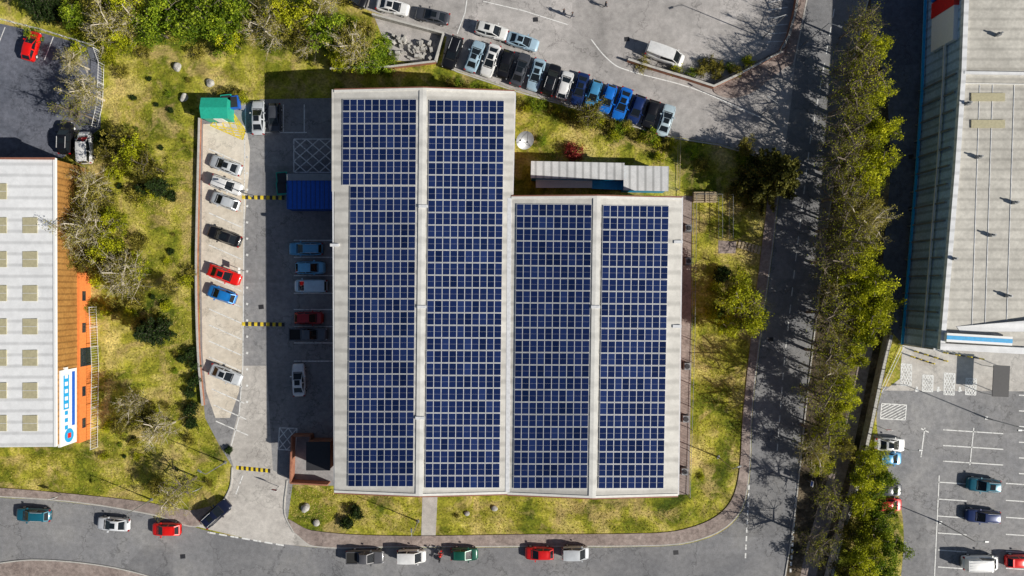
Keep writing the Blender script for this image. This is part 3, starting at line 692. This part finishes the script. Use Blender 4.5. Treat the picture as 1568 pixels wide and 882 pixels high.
def car(px,py,ang,kind,col,name=None,ln=1.0):
    if kind not in CM: CM[kind]=car_mesh(kind)
    nm=name or {'van':'delivery_van','minivan':'van','pickup':'pickup_truck','suv':'parked_suv'}.get(kind,'parked_car')
    c=W(px,py,0.8); o=link(nm,CM[kind],loc=(c.x,c.y,0.014),rz=math.radians(ang),sc=(ln*random.uniform(.97,1.03),1,1))
    o.material_slots[0].link='OBJECT'; o.material_slots[0].material=paint(col); return o
WH=(0.88,0.88,0.87);SI=(0.62,0.65,0.68);LB=(0.40,0.56,0.68);BK=(0.010,0.010,0.013);DG=(0.07,0.075,0.09);NV=(0.010,0.03,0.13);BL=(0.01,0.18,0.70);RD=(0.88,0.012,0.008);DR=(0.30,0.012,0.015);TL=(0.012,0.14,0.21);GN=(0.010,0.10,0.065);SB=(0.07,0.30,0.56)
car(345,253,160,'saloon',SI);car(346,283,-20,'estate',WH);car(344,308,160,'hatch',SI);car(343,362,160,'saloon',BK);car(343,421,-20,'saloon',RD);car(339,451,160,'hatch',(0.015,0.22,0.65));car(345,574,-22,'saloon',SI)
car(395,180,90,'saloon',SI);car(420,180,-90,'hatch',DG);car(468,381,180,'estate',(.12,.42,.7));car(475,410,0,'hatch',(0.2,0.58,0.88));car(476,438,180,'minivan',(0.62,0.8,0.92));car(473,487,0,'hatch',(.42,.012,.015));car(472,512,0,'pickup',(.12,.13,.15));car(457,582,92,'saloon',WH)
car(330,787,42,'suv',(0.01,0.014,0.04),'car')
for a in ((50,789,178,'estate',TL),(173,803,176,'saloon',(0.78,0.80,0.83)),(254,811,180,'hatch',RD),(630,852,0,'minivan',WH,.9),(711,849,0,'hatch',GN,.95),(826,848,180,'hatch',(0.75,0.015,0.015)),(881,847,0,'minivan',SI,.82)): car(*a[:5],name='car' if a[3]!='minivan' else 'van',ln=a[5] if len(a)>5 else 1)
car(559,853,0,'pickup',(0.12,0.12,0.13))
row=[(693,80,'estate',BK),(727,86,'saloon',LB),(751,92,'saloon',WH),(774,98,'hatch',BK),(797,106,'saloon',DG),(821,114,'saloon',LB),(844,122,'suv',BK),(865,130,'hatch',WH),(888,136,'saloon',NV),(909,144,'hatch',SB),(931,151,'hatch',BL),(953,159,'saloon',BL),(975,167,'hatch',NV),(997,175,'hatch',BK),(1020,184,'saloon',(0.55,0.68,0.75))]
for x,y,k,c in row: car(x,y,72+random.choice((0,180))+random.uniform(-2,2),k,c)
car(601,10,-12,'saloon',WH);car(662,24,168,'saloon',DG);car(753,47,-15,'suv',(0.82,0.82,0.80));car(800,63,-17,'saloon',LB);car(540,-3,-20,'hatch',BK)
car(1018,84,-20,'van',WH,ln=1.1)
car(47,70,75,'hatch',RD);car(100,211,88,'suv',BK);car(130,226,92,'minivan',WH)
car(1364,681,-2,'saloon',WH,ln=.88);car(1362,702,0,'hatch',SB,ln=.9);car(1362,750,0,'hatch',DG,ln=.9);car(1362,773,0,'hatch',(0.7,0.02,0.02),ln=.9)
car(1507,743,175,'suv',TL);car(1506,791,176,'estate',NV);car(1501,862,0,'van',WH);car(1563,860,0,'hatch',RD)
# ------------------------------------------------------------ trees
def leaves(q,c,sig,n,ls,rnd,tone,mi=1,up=0.5):
    for _ in range(n):
        p=c+Vector((rnd.gauss(0,sig),rnd.gauss(0,sig),rnd.gauss(0,sig*0.8)))
        nr=Vector((rnd.gauss(0,1),rnd.gauss(0,1),rnd.gauss(up,1))).normalized()
        a=nr.orthogonal().normalized(); a.rotate(Matrix.Rotation(rnd.uniform(0,6.28),3,nr)); b=nr.cross(a)
        s=ls*rnd.uniform(0.6,1.3); w=s*rnd.uniform(0.45,0.8)
        q.face([p-a*s/2,p+b*w/2,p+a*s/2,p-b*w/2],mi,min(1,max(0,tone+rnd.gauss(0,0.18))))
def tree(name,h,r,nclump,nleaf,ls,leaf,seed,bare=False,bark='bark'):
    rnd=random.Random(seed); q=MB(); zc=h*0.62; rz=h*0.38
    trunk=[Vector((0,0,0)),Vector((rnd.uniform(-.15,.15),rnd.uniform(-.15,.15),h*0.3)),Vector((rnd.uniform(-.3,.3),rnd.uniform(-.3,.3),h*0.62)),Vector((rnd.uniform(-.4,.4),rnd.uniform(-.4,.4),h*0.86))]
    k=1.6 if bare else 1.0
    rr=[h*0.026,h*0.019,h*0.011,h*0.004]
    for i in range(3): q.tube(trunk[i],trunk[i+1],rr[i],rr[i+1],7,0)
    ends=[]
    nl=9
    for i in range(nl):
        a=2*math.pi*i/nl*1.0+rnd.uniform(-.3,.3); t=rnd.uniform(0.25,0.95); 
        seg=trunk[1].lerp(trunk[2],t) if i%3 else trunk[2].lerp(trunk[3],t*.7)
        e=Vector((math.cos(a)*r*rnd.uniform(.35,.6),math.sin(a)*r*rnd.uniform(.35,.6),seg.z+h*rnd.uniform(.08,.22)))
        m=seg.lerp(e,.5)+Vector((rnd.uniform(-.2,.2),rnd.uniform(-.2,.2),rnd.uniform(-.1,.15)))
        q.tube(seg,m,h*0.010*k,h*0.007*k,5,0); q.tube(m,e,h*0.007*k,h*0.0045*k,5,0); ends+=[e,m]
    ends.append(trunk[3])
    for i in range(nclump):
        d=Vector((rnd.gauss(0,1),rnd.gauss(0,1),rnd.gauss(0.25,0.8))).normalized()
        lob=1+0.85*noise.noise(d*1.7+Vector((seed*3.1,0,0)))
        rad=(rnd.random()**0.5)*lob
        c=Vector((d.x*r*rad*.88,d.y*r*rad*.88,zc+d.z*rz*rad*.85))
        e=min(ends,key=lambda p:(p-c).length)
        m=e.lerp(c,.5)+Vector((rnd.uniform(-.15,.15),rnd.uniform(-.15,.15),rnd.uniform(-.1,.1)))
        q.tube(e,m,h*0.0035*k,h*0.0025*k,4,0); q.tube(m,c,h*0.0025*k,h*0.0012*k,3,0)
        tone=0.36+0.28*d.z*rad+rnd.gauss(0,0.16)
        if bare:
            for _ in range(8):
                dd=(c-Vector((0,0,h*.3))).normalized()+Vector((rnd.gauss(0,.6),rnd.gauss(0,.6),rnd.gauss(0,.5)))
                t=c+dd*rnd.uniform(.3,.9); q.tube(c,t,0.02,0.010,3,0)
                if nleaf: leaves(q,t,0.18,nleaf,ls,rnd,tone)
        else: leaves(q,c,r*0.11,nleaf,ls,rnd,tone)
    return q.mesh(name,[M[bark],M[leaf]],tone=True)
def conifer(name,h,r,leaf,seed,nl=7,ls=0.26):
    rnd=random.Random(seed); q=MB(); q.tube((0,0,0),(0,0,h*.95),h*.025,h*.004,7,0)
    z=h*0.08
    while z<h*.97:
        t=1-z/h; n=int(6+10*t)
        for i in range(n):
            a=rnd.uniform(0,6.28); L=r*(t**0.6)*rnd.uniform(.65,1.12); 
            d=Vector((math.cos(a),math.sin(a),rnd.uniform(-.15,.2))); p=Vector((0,0,z)); e=p+d*L
            q.tube(p,e,0.035*t+.01,0.008,3,0)
            k=max(2,int(L/0.22))
            for j in range(1,k+1):
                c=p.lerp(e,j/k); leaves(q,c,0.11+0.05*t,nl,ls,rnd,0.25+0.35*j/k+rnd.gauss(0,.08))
        z+=h*0.055
    return q.mesh(name,[M['bark'],M[leaf]],tone=True)
def bush(name,r,leaf,seed,n=60,ls=0.16,lob=.6,nl=24):
    rnd=random.Random(seed); q=MB()
    for i in range(6):
        a=rnd.uniform(0,6.28); q.tube((0,0,0),(math.cos(a)*r*.6,math.sin(a)*r*.6,r*.9),0.03,0.01,4,0)
    for i in range(n):
        d=Vector((rnd.gauss(0,1),rnd.gauss(0,1),abs(rnd.gauss(0,1)))).normalized()*(rnd.random()**.4)
        d*=1+lob*noise.noise(d*2+Vector((seed,0,0)))
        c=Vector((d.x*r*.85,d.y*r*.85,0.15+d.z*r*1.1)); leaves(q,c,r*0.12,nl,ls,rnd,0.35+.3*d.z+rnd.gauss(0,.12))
    return q.mesh(name,[M['bark'],M[leaf]],tone=True)
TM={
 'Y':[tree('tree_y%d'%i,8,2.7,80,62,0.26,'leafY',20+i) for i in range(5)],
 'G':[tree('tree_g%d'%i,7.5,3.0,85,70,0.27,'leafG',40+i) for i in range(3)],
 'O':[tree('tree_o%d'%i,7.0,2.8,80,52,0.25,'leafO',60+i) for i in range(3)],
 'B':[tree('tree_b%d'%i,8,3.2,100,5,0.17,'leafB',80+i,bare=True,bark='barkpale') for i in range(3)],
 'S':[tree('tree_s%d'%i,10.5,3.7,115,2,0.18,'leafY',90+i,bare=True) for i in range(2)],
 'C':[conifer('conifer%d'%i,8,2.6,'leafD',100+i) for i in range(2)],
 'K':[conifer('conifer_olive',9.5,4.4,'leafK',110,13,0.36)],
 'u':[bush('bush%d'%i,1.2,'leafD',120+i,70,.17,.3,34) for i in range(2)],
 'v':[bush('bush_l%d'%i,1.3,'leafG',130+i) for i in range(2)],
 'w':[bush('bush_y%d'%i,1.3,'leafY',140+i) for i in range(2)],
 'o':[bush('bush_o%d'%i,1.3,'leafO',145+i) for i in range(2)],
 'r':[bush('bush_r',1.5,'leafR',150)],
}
NAMES={'Y':'deciduous_tree','G':'deciduous_tree','O':'deciduous_tree','B':'birch_tree','S':'bare_tree','C':'conifer_tree','K':'pine_tree','u':'shrub','v':'shrub','w':'shrub','o':'shrub','r':'copper_shrub'}
tr_=random.Random(5)
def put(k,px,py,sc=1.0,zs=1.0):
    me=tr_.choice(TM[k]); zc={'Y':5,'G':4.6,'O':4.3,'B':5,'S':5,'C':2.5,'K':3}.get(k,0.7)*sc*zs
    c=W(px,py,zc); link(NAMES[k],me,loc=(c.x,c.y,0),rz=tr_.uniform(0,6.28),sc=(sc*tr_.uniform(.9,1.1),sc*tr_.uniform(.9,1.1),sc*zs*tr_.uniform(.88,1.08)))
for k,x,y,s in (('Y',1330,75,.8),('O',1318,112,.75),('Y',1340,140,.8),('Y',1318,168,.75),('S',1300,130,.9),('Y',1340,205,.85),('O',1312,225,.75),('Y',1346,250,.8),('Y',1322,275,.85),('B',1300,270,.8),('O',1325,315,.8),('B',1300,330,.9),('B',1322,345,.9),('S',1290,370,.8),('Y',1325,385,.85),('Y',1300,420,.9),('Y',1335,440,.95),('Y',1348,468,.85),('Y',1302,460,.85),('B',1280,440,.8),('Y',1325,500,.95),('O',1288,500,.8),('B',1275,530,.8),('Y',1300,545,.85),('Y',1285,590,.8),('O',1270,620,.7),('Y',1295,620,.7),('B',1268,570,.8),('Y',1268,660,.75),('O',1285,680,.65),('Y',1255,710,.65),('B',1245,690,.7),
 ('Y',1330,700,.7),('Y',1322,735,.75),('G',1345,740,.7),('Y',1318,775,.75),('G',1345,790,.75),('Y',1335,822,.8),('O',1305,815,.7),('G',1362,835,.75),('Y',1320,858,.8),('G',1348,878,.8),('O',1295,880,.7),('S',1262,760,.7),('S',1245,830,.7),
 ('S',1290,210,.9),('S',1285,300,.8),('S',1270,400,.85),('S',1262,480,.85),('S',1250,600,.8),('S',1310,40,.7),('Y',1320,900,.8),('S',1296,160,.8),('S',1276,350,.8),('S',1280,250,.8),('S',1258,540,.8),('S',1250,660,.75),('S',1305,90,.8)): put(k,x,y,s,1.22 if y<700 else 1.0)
for i in range(40):
    t=tr_.random(); y=90+t*600; x=1342-max(0,(y-250))*0.14+tr_.uniform(-30,14); put(tr_.choice('wwov'),x,y,tr_.uniform(.5,1.1))
for i in range(22):
    y=690+tr_.random()*190; put(tr_.choice('wvov'),1350-(y-690)*.12+tr_.uniform(-25,18),y,tr_.uniform(.6,1.1))
put('K',1178,272,1.05);put('Y',1128,455,1.0);put('Y',1148,492,.85);put('w',1095,440,.9);put('Y',1112,500,.6);put('u',1106,420,1.1);put('w',1090,480,1.0);put('S',1140,470,.6)
put('v',1140,240,1.1);put('o',1130,295,1.2);put('o',1150,262,1.3);put('v',1160,300,1.0);put('O',1140,225,.5);put('o',1075,250,1.0);put('v',1060,232,.9)
for x,y in ((1078,95),(1092,98),(1104,100),(1118,102),(1100,112),(1075,108),(1060,112),(1126,108),(1145,95),(1035,105),(985,99)): put(tr_.choice('ovwo'),x,y,tr_.uniform(.6,.95))
for i in range(30): 
    t=i/29; put(tr_.choice('ovow'),690+t*340,120+t*92+tr_.uniform(0,14),tr_.uniform(.5,1.0))
put('r',880,236,1.15);put('r',872,228,.8);put('O',905,175,.75);put('v',998,208,1.0);put('w',940,205,.8);put('o',960,195,.9);put('v',830,215,.6);put('S',905,180,.5);put('w',1010,240,.7)
for k,x,y,s in (('C',60,8,.8),('C',84,14,.7),('G',110,22,.7),('B',165,40,.95),('Y',185,60,.8),('B',205,30,.9),('G',232,40,.9),('G',262,22,1.0),('G',295,30,1.05),('G',325,15,1.1),('G',335,42,.95),('C',310,5,.8),('G',365,22,.95),('Y',352,60,.7),('O',392,30,.9),('B',410,45,.9),('Y',430,20,.9),('O',450,48,.85),('Y',470,25,.9),('B',495,15,.8),('G',505,48,.85),('O',535,60,.9),('B',540,75,.9),('G',560,92,.75),('Y',525,90,.7),('v',590,100,1.2),('G',580,72,.6),('Y',200,8,.9),('O',150,8,.8),('O',560,45,.6),('B',475,70,.6),
 ('Y',205,235,.8),('O',190,215,.8),('O',228,255,.9),('B',140,285,.85),('O',150,305,.8),('O',110,300,.6),('C',243,287,.6),('B',135,350,1.0),('Y',160,375,.85),('B',190,420,1.0),('O',165,400,.7),('O',120,320,.7),('Y',170,340,.7),('O',125,400,.7),('Y',205,410,.7),('O',215,440,.6),('C',240,508,.9),('B',130,140,.85),('B',115,95,.6),('S',125,175,.6),('O',225,640,.75),('B',245,655,.8),('B',205,620,.7),('O',190,650,.6),('B',262,765,.7),('S',285,740,.6),('O',240,745,.5),('O',170,240,.7),('B',105,370,.8),('O',185,440,.6),('O',260,440,.5)): put(k,x,y,s)
for x,y,s in ((292,541,.85),(298,560,.75),(297,583,.9),(290,602,.75),(291,627,1.0),(293,648,.9),(278,550,.7),(530,802,.9),(545,786,.95),(350,690,.6),(155,210,1.0),(160,225,1.1),(120,390,.8),(262,300,.7),(215,290,.9)): put('u',x,y,s)
for x,y,s in ((165,90,1),(185,110,.8),(120,45,.9),(255,470,.7),(215,500,1.0),(230,515,1.1),(180,650,.9),(160,700,.6),(210,700,.6),(320,740,.5),(360,145,.9),(372,150,.8),(340,140,.6),(700,790,.3),(160,330,1.2),(135,390,1.2),(150,430,1.0),(175,470,.9),(120,300,1.2),(180,260,1.1),(1075,730,.4),(255,400,.5),(210,380,.6),(285,430,.8),(292,415,.8)): put(tr_.choice('ow'),x,y,s)
for i in range(30): put(tr_.choice('wo'),tr_.gauss(170,35),tr_.uniform(210,480),tr_.uniform(.5,1.2))
for i in range(14): put(tr_.choice('wo'),tr_.gauss(215,30),tr_.uniform(600,680),tr_.uniform(.4,.9))
for i in range(9): put(tr_.choice('vo'),510+i*11,96+tr_.uniform(-8,6),tr_.uniform(.6,1.0))
for i in range(30): put(tr_.choice('vwo'),tr_.uniform(40,560),tr_.uniform(-10,60) if i%2 else tr_.uniform(40,85),tr_.uniform(.6,1.2))
for i in range(26): put(tr_.choice('uov'),tr_.uniform(165,295),tr_.uniform(100,740),tr_.uniform(.25,.5))
# ------------------------------------------------------------ grass tufts
lawns=[[(165,95),(305,100),(500,112),(400,140),(305,148),(303,185),(300,600),(335,690),(340,740),(300,778),(0,745),(-20,695),(155,690),(160,250),(160,200)],
 [(444,742),(640,764),(645,815),(480,808),(444,790)],[(672,764),(1040,770),(1064,755),(1066,312),(1098,312),(1098,370),(1104,392),(1160,396),(1140,560),(1130,720),(1092,790),(1000,814),(672,816)],
 [(795,165),(1030,222),(1030,245),(955,246),(800,244)],[(1040,225),(1165,250),(1165,300),(1120,298),(1040,290)],[(1118,310),(1160,330),(1160,365),(1118,365)],[(1352,530),(1376,530),(1350,590),(1346,580)]]
q=MB(); rnd=random.Random(9)
def area(P): return abs(sum(P[i][0]*P[(i+1)%len(P)][1]-P[(i+1)%len(P)][0]*P[i][1] for i in range(len(P))))/2
for P in lawns:
    n=int(area(P)*0.30); xs=[p[0] for p in P]; ys=[p[1] for p in P]; k=0
    while k<n:
        x=rnd.uniform(min(xs),max(xs)); y=rnd.uniform(min(ys),max(ys))
        if not inpoly(x,y,P): continue
        k+=1
        g=G(x,y); f=0.5+1.1*noise.noise(Vector((g.x*.12,g.y*.12,3)))+0.7*noise.noise(Vector((g.x*.5,g.y*.5,9)))
        if rnd.random()>0.2+f*0.6: continue
        a=rnd.uniform(0,6.28); s=rnd.uniform(.06,.18); hh=rnd.uniform(.04,.16); d=Vector((math.cos(a),math.sin(a),0)); l=Vector((rnd.uniform(-.15,.15),rnd.uniform(-.15,.15),hh))
        q.face([g-d*s*.5,g+d*s*.5,g+l],0,min(1,max(0,f*.7+.12+rnd.gauss(0,.22))))
q.obj('grass_tufts',[M['tuft']],tone=True)
# ------------------------------------------------------------ people
skin=plain('skin',(0.45,0.27,0.2),0.5); hair=plain('hair',(0.03,0.02,0.015),0.7)
def person(name,px,py,rz,jacket,trouser,pose='walk',z=0.01,parent=None):
    sit=pose=='ride'
    if sit: V={'pel':(0,0,.82),'che':(.16,0,1.22),'nek':(.22,0,1.42),'hed':(.28,0,1.62),'lk':(.42,.2,.78),'la':(.2,.2,.36),'lt':(.38,.2,.32),'rk':(.42,-.2,.78),'ra':(.2,-.2,.36),'rt':(.38,-.2,.32),'ls':(.18,.2,1.36),'le':(.38,.32,1.14),'lh':(.62,.3,1.08),'rs':(.18,-.2,1.36),'re':(.38,-.32,1.14),'rh':(.62,-.3,1.08)}
    else: V={'pel':(0,0,.95),'che':(.02,0,1.28),'nek':(.03,0,1.48),'hed':(.06,0,1.66),'lk':(.2,.1,.52),'la':(.22,.1,.09),'lt':(.4,.11,.05),'rk':(-.03,-.1,.5),'ra':(-.32,-.1,.14),'rt':(-.2,-.1,.04),'ls':(.02,.19,1.42),'le':(-.12,.25,1.15),'lh':(-.06,.25,.88),'rs':(.02,-.19,1.42),'re':(.08,-.25,1.14),'rh':(.28,-.23,.98)}
    R={'pel':.15,'che':.15,'nek':.06,'hed':.1,'lk':.065,'la':.04,'lt':.035,'rk':.065,'ra':.04,'rt':.035,'ls':.07,'le':.045,'lh':.033,'rs':.07,'re':.045,'rh':.033}
    E=[('pel','che'),('che','nek'),('nek','hed'),('pel','lk'),('lk','la'),('la','lt'),('pel','rk'),('rk','ra'),('ra','rt'),('che','ls'),('ls','le'),('le','lh'),('che','rs'),('rs','re'),('re','rh')]
    ks=list(V); me=bpy.data.meshes.new('sk'); me.from_pydata([V[k] for k in ks],[(ks.index(a),ks.index(b)) for a,b in E],[])
    o=bpy.data.objects.new('sk',me); scene.collection.objects.link(o)
    o.modifiers.new('s','SKIN'); 
    for i,k in enumerate(ks):
        d=me.skin_vertices[0].data[i]; d.radius=(R[k],R[k]*(1.0 if k not in('pel','che') else 1.15)); d.use_root=(k=='pel')
    o.modifiers.new('u','SUBSURF').levels=1
    dg=bpy.context.evaluated_depsgraph_get(); ev=bpy.data.meshes.new_from_object(o.evaluated_get(dg))
    q=MB()
    for p in ev.polygons:
        pts=[ev.vertices[i].co.copy() for i in p.vertices]; c=sum(pts,Vector())/len(pts)
        hd=c.z>V['nek'][2]+.02; hand=min((c-Vector(V['lh'])).length,(c-Vector(V['rh'])).length)<.06
        leg=c.z<V['pel'][2]+(.0 if not sit else .02); foot=min((c-Vector(V[k])).length for k in('la','lt','ra','rt'))<.1
        hc=Vector(V['hed'])
        mi=(4 if (c.z>hc.z+.03 or (c.x<hc.x-.03)) else 2) if hd else 2 if hand else 4 if foot else 1 if leg else 0
        q.face(pts,mi)
    hc=Vector(V['hed']); q.tube(hc+Vector((.09,0,.0)),hc+Vector((.125,0,-.02)),.018,.008,5,2,cap=True)
    for s in(-1,1):
        q.tube(hc+Vector((0,s*.09,.01)),hc+Vector((0,s*.11,.0)),.03,.02,6,2,cap=True); q.tube(hc+Vector((.09,s*.035,.02)),hc+Vector((.1,s*.035,.02)),.012,.01,6,4,cap=True)
    for k,s in(('lh',1),('rh',-1)):
        b=Vector(V[k]); e=Vector(V[k[0]+'e']); d=(b-e).normalized(); sd=d.cross(Vector((0,s,0))).normalized()
        for j,L in enumerate((.065,.078,.072,.055)):
            p=b+d*.03+sd*(.03-.02*j); m=p+d*L*.55; q.tube(p,m,.009,.0085,5,2); q.tube(m,m+(d+Vector((0,-s*.5,0))).normalized()*L*.5,.0085,.006,5,2,cap=True)
        q.tube(b+sd*.03,b+sd*.06+d*.045,.011,.008,5,2,cap=True)
    if sit:
        rows=[[hc+Vector((math.cos(t)*.15*math.sin(a),math.sin(t)*.14*math.sin(a),.15*math.cos(a)+.02)) for t in [6.283*j/14 for j in range(14)]] for a in [.01+i*.32 for i in range(7)]]
        q.grid(rows,3,True)
    bpy.data.objects.remove(o)
    me2=q.mesh(name,[jacket,trouser,skin,M['red'],hair],smooth=True)
    if parent: return link(name,me2,parent)
    return link(name,me2,loc=G(px,py,z),rz=rz)
dk=plain('dark_jacket',(0.03,0.035,0.05),0.8); jn=plain('jeans',(0.05,0.07,0.14),0.8); rj=plain('red_jacket',(0.35,0.04,0.04),0.7); gj=plain('grey_jacket',(0.2,0.2,0.21),0.8)
person('pedestrian',863,22,3.0,dk,jn); person('pedestrian',876,27,3.1,gj,jn); person('pedestrian',926,11,-0.2,dk,dk)
mc=empty('motorcyclist'); q=MB()
for x in (-.65,.72):
    for i in range(18):
        a,b=6.283*i/18,6.283*(i+1)/18
        q.tube((x+.27*math.cos(a),0,.32+.27*math.sin(a)),(x+.27*math.cos(b),0,.32+.27*math.sin(b)),.06,.06,6,0)
    q.tube((x,-.03,.32),(x,.03,.32),.2,.2,10,1,cap=True)
q.box((0.15,0),.55,.3,.75,.98,0,2,.75); q.box((-.3,0),.6,.26,.74,.84,0,0); q.box((.05,0),.5,.3,.3,.72,0,1); q.box((-.7,0),.3,.28,.8,1.0,0,3,.85)
q.tube((.72,.07,.32),(.55,.08,1.0),.03,.03,6,1); q.tube((.72,-.07,.32),(.55,-.08,1.0),.03,.03,6,1); q.tube((.6,-.36,1.05),(.6,.36,1.05),.018,.018,6,1); q.box((.72,0),.2,.26,.8,1.05,0,2,.7)
q.obj('motorcycle',[tyre,M['steel'],M['red'],M['dark']],mc,smooth=True); person('rider',0,0,0,rj,dk,'ride',parent=mc)
mc.location=G(675,848,.014); mc.rotation_euler=(0,0,math.radians(80))
# ------------------------------------------------------------ light and camera
el=math.radians(33.5); dirxy=Vector((-0.93,0.38,0)).normalized()
sd=Vector((dirxy.x*math.cos(el),dirxy.y*math.cos(el),-math.sin(el)))
L=bpy.data.lights.new('sun','SUN'); L.energy=5.0; L.angle=math.radians(0.5); L.color=(1,0.95,0.86)
lo=bpy.data.objects.new('sun',L); scene.collection.objects.link(lo); lo.rotation_euler=sd.to_track_quat('-Z','Y').to_euler(); lo.location=(60,-30,60)
w=bpy.data.worlds.new('World'); scene.world=w; w.use_nodes=True; nt=w.node_tree
sk=nt.nodes.new('ShaderNodeTexSky'); sk.sky_type='NISHITA'; sk.sun_disc=False; sk.sun_elevation=el; sk.sun_rotation=math.atan2(-dirxy.x,-dirxy.y)
nt.links.new(sk.outputs[0],nt.nodes['Background'].inputs[0]); nt.nodes['Background'].inputs[1].default_value=0.05
cd=bpy.data.cameras.new('camera'); cd.sensor_width=36; cd.lens=36*H/(1568*S); cd.clip_end=5000
co=bpy.data.objects.new('camera',cd); scene.collection.objects.link(co); co.location=(0,0,H); co.rotation_euler=(0,0,0); scene.camera=co
scene.view_settings.view_transform='Standard'; scene.view_settings.look='None'; scene.view_settings.exposure=0
